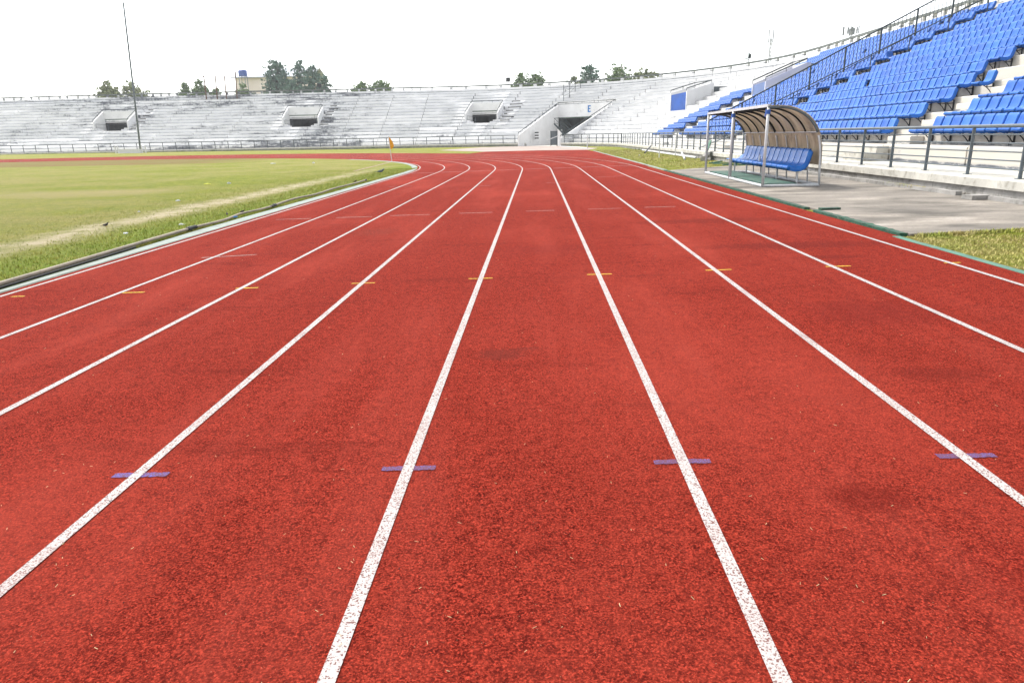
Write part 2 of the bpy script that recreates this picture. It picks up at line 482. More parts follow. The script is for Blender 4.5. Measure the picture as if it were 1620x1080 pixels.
def struct(o, kind='structure'):
    o['kind'] = kind; return o


def empty(name, loc=(0, 0, 0), rz=0., label=None, cat=None, group=None):
    o = bpy.data.objects.new(name, None); C.objects.link(o)
    o.location = loc; o.rotation_euler = (0, 0, rz); o.empty_display_size = .2
    if label: tag(o, label, cat, group)
    return o


def copy_tree(o, parent=None):
    c = o.copy(); C.objects.link(c)
    if parent: c.parent = parent
    for ch in list(o.children): copy_tree(ch, c)
    return c


# ------------------------------------------------------------------ ground shape
A0 = -5.462            # inner lane line
ZT = 30.99             # where the bend begins
RC = 36.64             # radius of the inner line
CX = A0 - RC
SL = .0111
LW = 1.22


def gz_r(r): return -.0606 + max(0., min(.1155, SL * r))


def lane_xy(r, t):
    """r metres outside the inner line; t metres along it from y=-8 (straight, then bend)"""
    L = ZT + 8.
    if t <= L: return (A0 + r, -8. + t)
    w = (t - L) / RC
    return (CX + (RC + r) * math.cos(w), ZT + (RC + r) * math.sin(w))


TS = [i * 2.6 for i in range(16)]
TS = [0, 4, 8, 10, 12, 15, 18, 22, 26, 30, 34, ZT + 8] + [ZT + 8 + RC * PI * i / 64 for i in range(1, 65)]


def strip(r0, r1, dz, ts=None, nr=1):
    mb = MB(); ts = ts or TS; o = 0
    for t in ts:
        for j in range(nr + 1):
            r = r0 + (r1 - r0) * j / nr
            x, y = lane_xy(r, t); mb.v.append((x, y, gz_r(r) + dz))
    n = nr + 1
    for i in range(len(ts) - 1):
        for j in range(nr):
            mb.f.append((i * n + j, i * n + j + 1, (i + 1) * n + j + 1, (i + 1) * n + j))
    return mb


# one huge base sheet to the horizon
g = MB(); g.add([(-3000, -3000, -.42), (3000, -3000, -.42), (3000, 3000, -.42), (-3000, 3000, -.42)], [(0, 1, 2, 3)])
struct(g.build('ground', M['verge']))
# infield: straight part and half disc
mb = MB()
mb.add([(CX - RC, -8, -.0606), (A0, -8, -.0606), (A0, ZT, -.0606), (CX - RC, ZT, -.0606)], [(0, 1, 2, 3)])
n = 64
vs = [(CX, ZT, -.0606)] + [(CX + RC * math.cos(PI * i / n), ZT + RC * math.sin(PI * i / n), -.0606) for i in range(n + 1)]
mb.add(vs, [(0, i + 1, i + 2) for i in range(n)])
struct(mb.build('infield_grass', M['infield']))
# outer verge of the straight and the bend; rises gently to the far stand
mb = MB()
rs = [10.0, 10.4, 12, 14, 16, 18, 22, 26, 30, 34, 40, 60]
ts = TS
for t in ts:
    for r in rs:
        x, y = lane_xy(r, t)
        z = gz_r(r)
        if x < -25: z += .20 * min(1, max(0, (r - 12) / 14)) * min(1, (-25 - x) / 40)
        mb.v.append((x, y, z))
nn = len(rs)
for i in range(len(ts) - 1):
    for j in range(nn - 1):
        mb.f.append((i * nn + j, i * nn + j + 1, (i + 1) * nn + j + 1, (i + 1) * nn + j))
struct(mb.build('verge_grass', M['verge']))
# track
struct(strip(-.12, 10.2, .006, nr=12).build('running_track', M['track']))
# sprint chute: red surface running straight on past the bend
mb = MB()
outer = []
for w in [i * PI / 64 for i in range(0, 34)]:
    outer.append((CX + (RC + 9.9) * math.cos(w), ZT + (RC + 9.9) * math.sin(w)))
arc = [p for p in outer if p[0] > -6.2]
poly = arc + [(-5.7, 58.9), (-4.6, 66.5), (.1, 67.6), (4.55, 65.6), (4.86, 58), (4.86, 40), (4.84, ZT)]
vs = [(x, y, .0625) for x, y in poly]
mb.add(vs, [tuple(range(len(vs)))])
struct(mb.build('track_chute', M['track']))
mb = MB()
mb.add([(-10.6, 78.5, .0665), (-4.75, 66.3, .0665), (.1, 67.4, .0665), (4.7, 65.4, .0665), (6.2, 72.5, .0665), (5.0, 84, .0665), (3.0, 91.6, .0665), (-2.8, 96.5, .0665), (-7, 94, .0665), (-8.5, 86, .0665)], [tuple(range(10))])
struct(mb.build('chute_pavement', M['chute']))

# lane lines
for i in range(9):
    r = LW * i
    o = strip(r - .025, r + .025, .0105, ts=[t for t in TS if t < ZT + 8 + RC * (.75 if i == 0 else 2.2)]).build('lane_line', M['line']); struct(o)
# hurdle marks: measured where they lie on the lanes
def decal(pts, z, name, m):
    out = []
    a, b_, c_, d_ = pts; L = math.hypot(b_[0] - a[0], b_[1] - a[1]); nn = max(6, int(L / .012)); j = .0035
    for i in range(nn + 1):
        f = i / nn; out.append((a[0] + (b_[0] - a[0]) * f, a[1] + (b_[1] - a[1]) * f + random.uniform(-j, j)))
    for i in range(nn + 1):
        f = i / nn; out.append((c_[0] + (d_[0] - c_[0]) * f, c_[1] + (d_[1] - c_[1]) * f + random.uniform(-j, j)))
    mb = MB(); n1 = nn + 1
    mb.add([(x, y, gz_r(x - A0) + z) for x, y in out], [(i, i + 1, 2 * n1 - 2 - i, 2 * n1 - 1 - i) for i in range(nn)])
    return struct(mb.build(name, m))
for x0, x1, y in [(-1.91, -1.66, 2.79), (-.70, -.46, 2.82), (.51, .76, 2.85), (1.75, 2.0, 2.87)]:
    decal([(x0, y - .022), (x1, y - .018), (x1, y + .024), (x0, y + .020)], .0090, 'blue_hurdle_mark', M['bluemark'])
for x0, x1, y in [(-5.33, -5.2, 6.78), (-4.21, -3.99, 6.84), (-3.08, -2.85, 6.93), (-1.91, -1.67, 7.04), (-.71, -.46, 7.14), (.52, .78, 7.21), (1.76, 2.03, 7.29), (3.01, 3.27, 7.33), (4.24, 4.41, 7.37)]:
    decal([(x0, y - .022), (x1, y - .014), (x1, y + .024), (x0, y + .016)], .0090, 'yellow_hurdle_mark', M['yellowmark'])
for x0, x1, y in [(-5.03, -4.35, 13.49), (-3.86, -3.17, 13.53), (-2.83, -2.06, 13.62), (-1.5, -.85, 13.7), (-.2, .35, 13.75), (1.0, 1.65, 13.8), (2.1, 2.7, 13.85)]:
    decal([(x0, y - .022), (x1, y - .014), (x1, y + .024), (x0, y + .016)], .0090, 'faint_cross_mark', M['faintline'])
for i in range(8):
    x0 = A0 + LW * i + .12; x1 = x0 + .95; y = 30.75 + .17 * i
    decal([(x0, y - .03), (x1, y + .10), (x1, y + .17), (x0, y + .04)], .0090, 'start_line', M['line'])
for x0, x1, y in [(-1.9, -1.4, 21.4), (.3, .9, 21.9), (2.0, 2.9, 24.2), (-4.6, -3.9, 22.3), (-4.4, -3.75, 9.0)]:
    decal([(x0, y - .03), (x1, y + .12), (x1 + .05, y + .16), (x0, y + .01)], .0090, 'faint_cross_mark', M['faintline'])

mb = MB(); mb.add([(-9.45, 46.9, -.054), (-8.72, 34.0, -.054), (-8.62, 34.0, -.054), (-9.33, 46.9, -.054)], [(0, 1, 2, 3)])
struct(mb.build('touch_line', M['faintline']))
# inner kerb strip and the touchline paint
def kerb_w(y): return .07 + .20 * min(1, max(0, (y - 6.5) / 5.5))
ts_k = [0, 6, 10, 12, 14, 15, 16, 17, 18, 19, 20, 24, 28, 32, 36, ZT + 8] + [ZT + 8 + RC * PI * i / 64 for i in range(1, 15)]
mb = MB()
for t in ts_k:
    wk = kerb_w(lane_xy(0, t)[1])
    for r, z in ((-.165 - wk, -.03), (-.155 - wk, .010), (-.15, .012), (-.135, -.01)):
        x, y = lane_xy(r, t); mb.v.append((x, y, -.0606 + z))
for i in range(len(ts_k) - 1):
    for j in range(3):
        mb.f.append((i * 4 + j, i * 4 + j + 1, i * 4 + 5 + j, i * 4 + 4 + j))
struct(mb.build('kerb_strip', M['kerbpale']))
# flat teal edge and raised green board on the outside of the straight
def ribbon(xs, y0, y1, z0, z1, n, jit):
    mb = MB(); sec = []
    for i in range(n + 1):
        y = y0 + (y1 - y0) * i / n
        q = random.uniform(-jit, jit); h = random.uniform(-jit, jit) * .6
        sec.append([(xs[0] + q, y, z0), (xs[0] + q, y, z1 + h), (xs[1] + q, y, z1 + h), (xs[1] + q, y, z0)])
    for a in sec: mb.v += a
    for i in range(n):
        for j in range(3):
            mb.f.append((i * 4 + j, i * 4 + j + 1, i * 4 + 5 + j, i * 4 + 4 + j))
    mb.f.append((0, 1, 2, 3)); e = n * 4; mb.f.append((e + 3, e + 2, e + 1, e))
    return mb
struct(ribbon((4.63, 4.73), 2, 9.3, .0, .062, 16, .006).build('teal_edge_strip', M['tealstrip']))
struct(ribbon((4.80, 4.92), 27.2, 61, .0, .085, 30, .01).build('pale_edge_kerb', M['kerbpale']))
# concrete apron slab
mb = MB(); zt = .088
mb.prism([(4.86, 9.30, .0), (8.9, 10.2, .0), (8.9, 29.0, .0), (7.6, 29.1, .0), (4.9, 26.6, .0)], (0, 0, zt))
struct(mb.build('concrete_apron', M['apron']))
tag(ribbon((4.745, 4.85), 9.32, 12.3, .0, .094, 40, .010).build('edge_board', M['greenboard']), 'green painted edge board lying along the near end of the concrete apron', 'edge board')
bo = tag(ribbon((4.76, 4.85), 12.75, 27.0, .0, .092, 90, .010).build('edge_board', M['greenboard']), 'long green edge board between red track and dugout', 'edge board')
mb = MB(); mb.prism([(4.87, 12.28, .091), (5.22, 12.34, .091), (5.22, 12.48, .091), (4.87, 12.42, .091)], (0, 0, .03))
tag(mb.build('edge_board', M['greenboard']), 'short green board turned across the apron edge at the notch', 'edge board')

# ------------------------------------------------------------------ stand geometry
WX = 8.8; SY = 75.0; RB = 25.2; Y0 = -9.0
L1 = SY - Y0; L2 = RB * PI / 2
CC = (WX - RB, SY)


def bx(u, s):
    if u <= L1: return (WX + s, Y0 + u)
    if u <= L1 + L2:
        w = (u - L1) / RB
        return (CC[0] + (RB + s) * math.cos(w), CC[1] + (RB + s) * math.sin(w))
    x = CC[0] - (u - L1 - L2)
    y = SY + RB + s
    q = -x - 55
    if q > 0: y += .0016 * q * q
    return (x, y)


def inv(x, y):
    """(u, s) of a ground point"""
    if y <= SY and x > CC[0]: return (y - Y0, x - WX)
    if x > CC[0]:
        w = math.atan2(y - CC[1], x - CC[0]); return (L1 + RB * w, math.hypot(x - CC[0], y - CC[1]) - RB)
    q = max(0, -x - 55)
    return (L1 + L2 + CC[0] - x, y - SY - RB - .0016 * q * q)


UEND = L1 + L2 + 105
ZL = .46; S1 = 1.9; DEP = 1.0; RISE = .47; NR = 16


def ztread(i): return ZL + RISE * (i + 1)
def srow(i): return S1 + DEP * i
def rake(s): return ZL + RISE * max(0, (s - S1) / DEP + .5)


# vomitories: corners given at their foot (left, right as seen from the field), direction, rows
def vom(foot_l, dir_l, foot_r, dir_r, r0, r1):
    return dict(l=Vector(foot_l), dl=Vector(dir_l).normalized(), r=Vector(foot_r), dr=Vector(dir_r).normalized(), r0=r0, r1=r1)


def radial(u, half, r0, r1):
    """vomitory centred at u on the base line, parallel sides"""
    p = Vector(bx(u, 0)); q = Vector(bx(u, 10)); d = (q - p).normalized(); t = Vector((d.y, -d.x))
    # t points to the right as seen from the field (towards smaller u)
    return vom(p - t * half, d, p + t * half, d, r0, r1)


def u_of_px(px, Y):
    p = at(px, 200, Y); return inv(p.x, p.y)[0]


V = {}
V['end_left'] = radial(u_of_px(171, 107.5), 2.75, 5, 8)
V['end_mid'] = radial(u_of_px(474, 107.5), 2.75, 5, 8)
V['end_right'] = radial(u_of_px(760, 106.5), 2.55, 5, 8)
V['tunnel'] = vom((-2.3, 96.0), (.43, .90), (3.2, 91.0), (.60, .80), 0, 10)
th = R(16.4)
V['blue'] = radial(L1 + RB * th, 2.0, 6, 9)
V['door'] = radial(59.4 - Y0, 1.75, 6, 9)


def vom_pt(v, side, s):
    """point on a side line of a vomitory at offset s of the stand"""
    f, d = (v['l'], v['dl']) if side == 'l' else (v['r'], v['dr'])
    lo, hi = -5., 60.
    for _ in range(50):
        mid = (lo + hi) / 2
        p = f + d * mid
        if inv(p.x, p.y)[1] < s: lo = mid
        else: hi = mid
    return f + d * lo


def cuts(i):
    """u intervals cut out of terrace row i"""
    out = []
    for v in V.values():
        if v['r0'] < i <= v['r1'] or (v['r0'] == 0 and i <= v['r1']):
            s = srow(i) + .5
            a = inv(*vom_pt(v, 'r', s))[0]; b_ = inv(*vom_pt(v, 'l', s))[0]
            out.append((min(a, b_), max(a, b_)))
    return out


def minus(iv, cs):
    res = [iv]
    for c0, c1 in cs:
        nxt = []
        for a, b_ in res:
            if c1 <= a or c0 >= b_: nxt.append((a, b_)); continue
            if c0 > a: nxt.append((a, c0))
            if c1 < b_: nxt.append((c1, b_))
        res = nxt
    return res


def sweep(mb, u0, u1, prof, step=2.0):
    """sweep a closed (s, z) outline along the stand from u0 to u1, with UV (u, z)"""
    nseg = max(1, int(math.ceil((u1 - u0) / step)))
    if u1 <= L1: nseg = 1
    o = len(mb.v); n = len(prof)
    for i in range(nseg + 1):
        u = u0 + (u1 - u0) * i / nseg
        for s, z in prof:
            x, y = bx(u, s)
            mb.v.append((x, y, z)); mb.uv.append((u, z + .004 * s))
    for i in range(nseg):
        for j in range(n):
            j2 = (j + 1) % n
            mb.f.append((o + i * n + j, o + i * n + j2, o + (i + 1) * n + j2, o + (i + 1) * n + j))
    mb.f.append(tuple(o + j for j in range(n))[::-1])
    e = o + nseg * n
    mb.f.append(tuple(e + j for j in range(n)))


stand = empty('stadium_stand', (0, 0, 0), 0, 'white concrete bowl of stepped stand rows curving round the track', 'stand')
random.seed(3)
terr = MB()
# joints: the panels of each row meet at small dark gaps that step along the stand
joints = []
u = 0.
while u < UEND:
    joints.append(u); u += (4.6 if u < L1 + L2 else 5.5) + random.uniform(-.2, .2)
for i in range(NR):
    s0 = srow(i); s1 = srow(i + 1) + .02; z1 = ztread(i); z0 = ztread(i - 1) - .12
    if i == NR - 1: s1 = 19.4
    for a, b_ in minus((0, UEND), cuts(i)):
        ps = [a] + [q for q in joints if a + .4 < q < b_ - .4] + [b_]
        for q0, q1 in zip(ps, ps[1:]):
            e = random.uniform(-.012, .012); dz = random.uniform(-.008, .008)
            sweep(terr, q0 + .035, q1 - .035, [(s0 + e, z0), (s1, z0), (s1, z1 + dz), (s0 + e + .03, z1 + dz), (s0 + e, z1 - .03 + dz)])
# dark core behind the joints
terr_o = terr.build('terrace', M['terrace'], stand)
core = MB()
for i in range(0, NR, 1):
    for a, b_ in minus((0, UEND), cuts(i)):
        sweep(core, a + .03, b_ - .03, [(srow(i) + .16, ztread(i - 1) - .4), (srow(i) + 1.3, ztread(i - 1) - .4), (srow(i) + 1.3, ztread(i) - .06), (srow(i) + .16, ztread(i) - .06)], 3.)
core.build('terrace_core', M['gravelstain'], stand)
# front walkway: grey plinth with a pale lip
tun = V['tunnel']
ua = inv(*vom_pt(tun, 'r', .5))[0]; ub = inv(*vom_pt(tun, 'l', .5))[0]
for a, b_ in ((0, ua), (ub, UEND)):
    pl = MB(); lip = MB()
    q = a
    while q < b_:
        q1 = min(q + 6.3, b_)
        sweep(pl, q, q1 - .012, [(.0, -.5), (S1 + .2, -.5), (S1 + .2, .262), (0., .262)])
        sweep(lip, q, q1 - .008, [(-.055, .265), (S1 + .1, .265), (S1 + .1, ZL), (-.02, ZL), (-.055, ZL - .035)])
        q = q1
    pl.build('plinth', M['greyconc'], stand)
    lip.build('walkway_ledge', M['ledge'], stand)
# outside wall of the stand so it is closed from behind
ow = MB(); sweep(ow, 0, UEND, [(19.62, -.4), (19.85, -.4), (19.85, 7.6), (19.62, 7.6)], 3.); ow.build('outer_wall', M['greyconc'], stand)

# parapet: low wall, piers and a top rail, sky showing through between them
par = MB(); ZP = ztread(NR - 1)
q = 0.
while q < UEND:
    sweep(par, q + .01, min(q + 9, UEND) - .01, [(19.36, ZP - .4), (19.56, ZP - .4), (19.56, ZP + .80), (19.36, ZP + .80)], 2.5); q += 9
parapet = par.build('parapet_wall', M['terrace'], stand)
rl = MB(); q = 0.
while q < UEND:
    sweep(rl, q, min(q + 12, UEND), [(19.34, ZP + 1.10), (19.55, ZP + 1.10), (19.55, ZP + 1.30), (19.34, ZP + 1.30)], 2.5); q += 12
rl.build('parapet_rail', M['railconc'], parapet)
random.seed(11)
pier_us = []
q = .8
while q < UEND:
    pier_us.append(q); q += random.choice((1.35, 1.9, 1.9))
vis = [q for q in pier_us if inframe((*bx(q, 19.4), 9.)) and q > 50]
vis.sort(key=lambda q: Vector((*bx(q, 19.4), 0)).length)
indiv = set(vis[:96])
rest = MB()
for q in pier_us:
    w = .13
    mb = MB() if q in indiv else rest
    sweep(mb, q - w, q + w, [(19.30, ZP - .02), (19.58, ZP - .02), (19.58, ZP + 1.098), (19.30, ZP + 1.098)])
    if q in indiv: mb.build('parapet_pier', M['terrace'], parapet)
ro = rest.build('parapet_piers', M['terrace'], parapet); ro['kind'] = 'stuff'


# vomitory walls, lintel, dark passage, rails
def wall_between(p0, p1, ztop0, ztop1, zbot, th, side):
    """upright slab from p0 to p1 (2-D), top sloping; th thick to one side"""
    p0, p1 = Vector(p0), Vector(p1); d = (p1 - p0).normalized(); nrm = Vector((d.y, -d.x)) * side * th
    a, b_ = p0, p1
    mb = MB()
    vs = [(a.x, a.y, zbot), (b_.x, b_.y, zbot), (b_.x, b_.y, ztop1), (a.x, a.y, ztop0)]
    vs += [(x + nrm.x, y + nrm.y, z) for x, y, z in vs]
    mb.add(vs, [(0, 1, 2, 3), (7, 6, 5, 4), (0, 4, 5, 1), (1, 5, 6, 2), (2, 6, 7, 3), (3, 7, 4, 0)])
    return mb


def make_vom(key, name, wallm, opening, up0, up1, rails=True, front_h=None, front_hr=None):
    """up0/up1: how far the side walls stand above the rows at front and back"""
    v = V[key]
    ground_level = v['r0'] == 0
    root = empty(name); root.parent = stand
    sf = srow(v['r0'] + 1) - .05 if not ground_level else -.02
    sb = srow(v['r1'] + 1) - .02
    zf = ztread(v['r0']) if not ground_level else .05
    zb = ztread(v['r1'] + 1)
    Lf, Lb, Rf, Rb_ = vom_pt(v, 'l', sf), vom_pt(v, 'l', sb), vom_pt(v, 'r', sf), vom_pt(v, 'r', sb)
    zfront = (zf + (front_h if front_h is not None else RISE + up0))
    zfr = zfront if front_hr is None else zf + front_hr
    for side, a, b_, sg in (('l', Lf, Lb, 1), ('r', Rf, Rb_, -1)):
        mb = wall_between(a, b_, zfront if sg > 0 else zfr, zb + up1, zf - .6, .16, sg)
        mb.build('side_wall', wallm, root)
    # back wall over the opening
    d = (Rb_ - Lb).normalized(); back = (v['dl'] + v['dr']).normalized()
    zo = zf + opening
    t = .16
    a = Lb + d * (t + .002); b_ = Rb_ - d * (t + .002)
    mb = MB()
    bk = back * .35
    mb.prism([(a.x, a.y, zo), (b_.x, b_.y, zo), (b_.x, b_.y, zb + up1 - .003), (a.x, a.y, zb + up1 - .003)], (bk.x, bk.y, 0))
    mb.build('lintel_wall', wallm, root)
    mb = MB(); e = back * -.03
    mb.prism([(a.x + e.x, a.y + e.y, zo - .06), (b_.x + e.x, b_.y + e.y, zo - .06), (b_.x + e.x, b_.y + e.y, zo + .06), (a.x + e.x, a.y + e.y, zo + .06)], (back.x * .25, back.y * .25, 0))
    mb.build('lintel_edge', M['lintelgreen'], root)
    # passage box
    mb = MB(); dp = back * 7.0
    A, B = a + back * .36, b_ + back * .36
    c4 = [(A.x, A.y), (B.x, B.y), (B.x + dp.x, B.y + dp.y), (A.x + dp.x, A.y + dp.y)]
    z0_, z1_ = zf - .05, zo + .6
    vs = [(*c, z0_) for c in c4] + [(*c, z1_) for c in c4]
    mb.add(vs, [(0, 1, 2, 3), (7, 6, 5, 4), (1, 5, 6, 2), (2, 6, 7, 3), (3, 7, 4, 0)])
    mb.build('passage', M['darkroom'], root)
    # floor
    mb = MB()
    mb.prism([(Lf.x, Lf.y, zf - .25), (Rf.x, Rf.y, zf - .25), (Rb_.x, Rb_.y, zf - .25), (Lb.x, Lb.y, zf - .25)], (0, 0, .25 + (.0 if not ground_level else .02)))
    mb.build('passage_floor', M['ledge'], root)
    if rails:
        mb = MB()
        h = .28
        pts = [(*(Lf + d * .11), zfront + h), (*(Lb + d * .11), zb + up1 + h), (*(Rb_ - d * .11), zb + up1 + h), (*(Rf - d * .11), zfr + h)]
        mb.tube(pts, .05, 6)
        for p, q in zip(pts, pts[1:]):
            p, q = Vector(p), Vector(q); nps = max(2, int((q - p).length / 1.3))
            for i in range(nps + 1):
                w = p.lerp(q, i / nps); mb.tube([(w.x, w.y, w.z - h), w], .022, 5)
        mb.build('wall_rail', M['darkmetal'], root)
    return root, dict(Lf=Lf, Lb=Lb, Rf=Rf, Rb=Rb_, zf=zf, zb=zb, zo=zo, zfront=zfront, d=d, back=back, up1=up1)


for kx in ('end_left', 'end_mid', 'end_right'):
    root, q = make_vom(kx, 'vomitory', M['whitewall'], 1.75, .1, 1.05, front_h=1.35)
    # grab rails down into the passage
    for sd, base in ((1, q['Lf'] + q['d'] * .35), (-1, q['Rf'] - q['d'] * .35)):
        mb = MB()
        p0 = Vector((*(base + q['back'] * .2), q['zf'])); p1 = Vector((*(base + q['back'] * 2.4 + q['d'] * sd * .5), q['zf']))
        mb.tube([p0, p0 + Vector((0, 0, 1.05)), p1 + Vector((0, 0, .95)), p1], .03, 6)
        mb.tube([p0 + Vector((0, 0, .5)), p1 + Vector((0, 0, .45))], .02, 6)
        mb.build('grab_rail', M['greymetal'], root)
    # low end blocks beside the sill
    mb = MB()
    for base, sg in ((q['Lf'], 1), (q['Rf'], -1)):
        for st in range(2):
            p = base + q['d'] * sg * (.25 + .5 * st)
            pts = [p, p + q['d'] * sg * .48, p + q['d'] * sg * .48 + q['back'] * .5, p + q['back'] * .5]
            if sg < 0: pts = pts[::-1]
            mb.prism([(w.x, w.y, q['zf'] + .002) for w in pts], (0, 0, .42 - .2 * st))
    mb.build('sill_block', M['whitewall'], root)

root, q = make_vom('tunnel', 'players_tunnel', M['whitewall'], 3.72, .55, -.5, front_h=1.45, front_hr=.95)
# the letter E on the wall over the tunnel
Ec = q['Rb'].lerp(q['Lb'], .44)
zE = 4.85
d = -q['d']; bk = q['back'] * -.03
mb = MB()
pc = at(928.5, 173, Ec.y)
pd = q['d']
for x0, x1, z0, z1 in ((-.25, -.09, -.45, .45), (-.088, .25, .30, .45), (-.088, .20, -.075, .075), (-.088, .25, -.45, -.30)):
    c0 = Ec + pd * x0 + bk; c1 = Ec + pd * x1 + bk
    mb.prism([(c0.x, c0.y, zE + z0), (c1.x, c1.y, zE + z0), (c1.x, c1.y, zE + z1), (c0.x, c0.y, zE + z1)], (q['back'].x * .02, q['back'].y * .02, 0))
mb.build('letter', M['blueletter'], root)
tunnel_q = q
# narrow inner wall beside the gate, and the gate itself
base = q['Rf'] - q['d'] * .75 + q['back'] * 1.2
mb = MB(); e1 = base - q['d'] * .5
mb.prism([(base.x, base.y, .06), (e1.x, e1.y, .06), (e1.x + q['back'].x * .4, e1.y + q['back'].y * .4, .06), (base.x + q['back'].x * .4, base.y + q['back'].y * .4, .06)][::-1], (0, 0, 2.0))
mb.build('gate_pier', M['whitewall'], root)
ga = empty('tunnel_gate', (e1.x, e1.y, .07), math.atan2(-q['d'].y, -q['d'].x), 'dark barred gate standing in the mouth of the white tunnel', 'gate')
mb = MB()
for x in (0.03, 1.05): mb.box((x - .04, -.04, 0), (x + .04, .04, 1.85))
for z in (.12, .95, 1.78): mb.box((.07, -.025, z - .03), (1.01, .025, z + .03))
mb.build('gate_frame', M['darkmetal'], ga)
mb = MB()
for i in range(11):
    x = .12 + i * .085; mb.box((x - .015, -.012, .15), (x + .015, .012, .92)); mb.box((x - .015, -.012, .98), (x + .015, .012, 1.75))
mb.build('bars', M['darkmetal'], ga)
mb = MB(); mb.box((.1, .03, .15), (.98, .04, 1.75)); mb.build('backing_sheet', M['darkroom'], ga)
# folding steel stair over the gate
st = empty('steel_stair', (0, 0, 0), 0, 'black steel ladder stair leaning out over the tunnel gate', 'stair')
Yb = 92.0
p = [at(877, 196, Yb), at(893.5, 214, Yb - .8), at(892, 195, Yb + 2), at(908, 214, Yb + 1.5)]
mb = MB()
for a, b_ in ((0, 1), (2, 3)):
    mb.bar(p[a], p[b_], .09, .16)
    mb.tube([p[a], p[a] + Vector((0, 0, .65)), p[b_] + Vector((0, 0, .75)), p[b_]], .035, 6)
mb.tube([p[0] + Vector((0, 0, .65)), p[2] + Vector((0, 0, .65))], .035, 6)
mb.build('stringer_frame', M['darkmetal'], st)
mb = MB()
for i in range(5):
    f = i / 4
    a = p[0].lerp(p[1], f); b_ = p[2].lerp(p[3], f)
    mb.bar(a, b_, .24, .04)
mb.build('tread', M['darkmetal'], st)

root, q = make_vom('blue', 'vomitory', M['whitewall'], 1.9, .55, 1.0, front_h=2.05)
mb = MB()
a = q['Lf'] + q['d'] * .24 + q['back'] * .04; b_ = q['Rf'] - q['d'] * .24 + q['back'] * .04
mb.prism([(a.x, a.y, q['zf'] + .02), (b_.x, b_.y, q['zf'] + .02), (b_.x, b_.y, q['zf'] + 1.95), (a.x, a.y, q['zf'] + 1.8)], (q['back'].x * .06, q['back'].y * .06, 0))
mb.build('blue_panel', M['bluepanel'], root)
root, q = make_vom('door', 'vomitory', M['lavwall'], 1.9, .95, .7, front_h=1.3)
mb = MB()
a = q['Lf'] + q['d'] * .24 + q['back'] * .04; b_ = q['Rf'] - q['d'] * .24 + q['back'] * .04
mb.prism([(a.x, a.y, q['zf'] + .02), (b_.x, b_.y, q['zf'] + .02), (b_.x, b_.y, q['zf'] + 1.28), (a.x, a.y, q['zf'] + 1.2)], (q['back'].x * .06, q['back'].y * .06, 0))
mb.build('blue_panel', M['greybluepanel'], root)

# half steps in the stairways, one mesh per stairway
stairways = [(22.35 - Y0, 23.75 - Y0, 0, NR - 1), (39.9 - Y0, 41.4 - Y0, 0, NR - 1), (57.35 - Y0 + .0, 57.6 - Y0 + .0, 11, NR - 1), (59.0 - Y0, 60.8 - Y0, 0, 5)]
for kx in ('end_left', 'end_mid', 'end_right'):
    for sd in ('l', 'r'):
        uu = inv(*vom_pt(V[kx], sd, 10))[0]
        a, b_ = (uu + .3, uu + 1.5) if sd == 'l' else (uu - 1.5, uu - .3)
        stairways.append((a, b_, 5, 12))
    uu = inv(*vom_pt(V[kx], 'l', 10))[0] - 2.2
    stairways.append((uu - .7, uu + .7, 13, NR - 1)); stairways.append((uu - .7, uu + .7, 1, 5))
for a, b_, i0, i1 in stairways:
    mb = MB()
    for i in range(i0, i1 + 1):
        if minus((a, b_), cuts(i)) != [(a, b_)]: continue
        zb = ztread(i - 1)
        sweep(mb, a, b_, [(srow(i) - .42, zb - .02), (srow(i) - .012, zb - .02), (srow(i) - .012, zb + .235), (srow(i) - .40, zb + .235), (srow(i) - .42, zb + .215)])
    if mb.v: mb.build('stairway_steps', M['terrace'], stand)
for kx in ('end_left', 'end_mid', 'end_right'):
    for sd, sgn in (('r', -1),):
        mb = MB()
        for i in range(6, 13):
            uu = inv(*vom_pt(V[kx], sd, srow(i)))[0] + sgn * .25
            w = random.uniform(.7, 1.5)
            a, b_ = sorted((uu, uu + sgn * w))
            if i > 12: continue
            sweep(mb, a, b_, [(srow(i) - .022, ztread(i - 1) + .24), (srow(i) - .010, ztread(i - 1) + .24), (srow(i) - .010, ztread(i) - .09), (srow(i) - .022, ztread(i) - .09)])
        mb.build('stained_riser', M['gravelstain'], stand)
# gravel-dark stained ground strip of stair beside the seat block
# ------------------------------------------------------------------ front railings
def railing(name, label, u0, u1, spacing, nrail, rail_r, post_w, m, s=.15, h=.95):
    root = empty(name, (*bx(u0, s), ZL), 0, label, 'railing')
    inv_loc = Vector((*bx(u0, s), ZL))
    n = int(round((u1 - u0) / spacing))
    mb = MB()
    pts = []
    for i in range(n + 1):
        u = u0 + (u1 - u0) * i / n
        p = Vector((*bx(u, s), ZL)) - inv_loc
        pts.append(p)
        q = MB(); q.tube([p, p + Vector((0, 0, h - .02))], post_w, 8); q.box((p.x - .06, p.y - .06, p.z), (p.x + .06, p.y + .06, p.z + .012))
        q.build('post', m, root)
    fine = []
    nf = n * 2 if u1 > L1 else n
    for i in range(nf + 1):
        u = u0 + (u1 - u0) * i / nf
        fine.append(Vector((*bx(u, s), ZL)) - inv_loc)
    mb.tube([p + Vector((0, 0, h)) for p in fine], rail_r * 1.7, 8)
    mb.build('top_rail', m, root)
    for j in range(nrail):
        z = h * (j + 1) / (nrail + 1)
        mb = MB(); mb.tube([p + Vector((0, 0, z)) for p in fine], rail_r * .62, 6)
        mb.build('rail', m, root)
    return root
railing('front_railing', 'long grey five-rail railing along the ledge of the blue-seat stand', 10.3 - Y0, 75.0 - Y0 + 1, 1.65, 5, .022, .034, M['greymetal'])
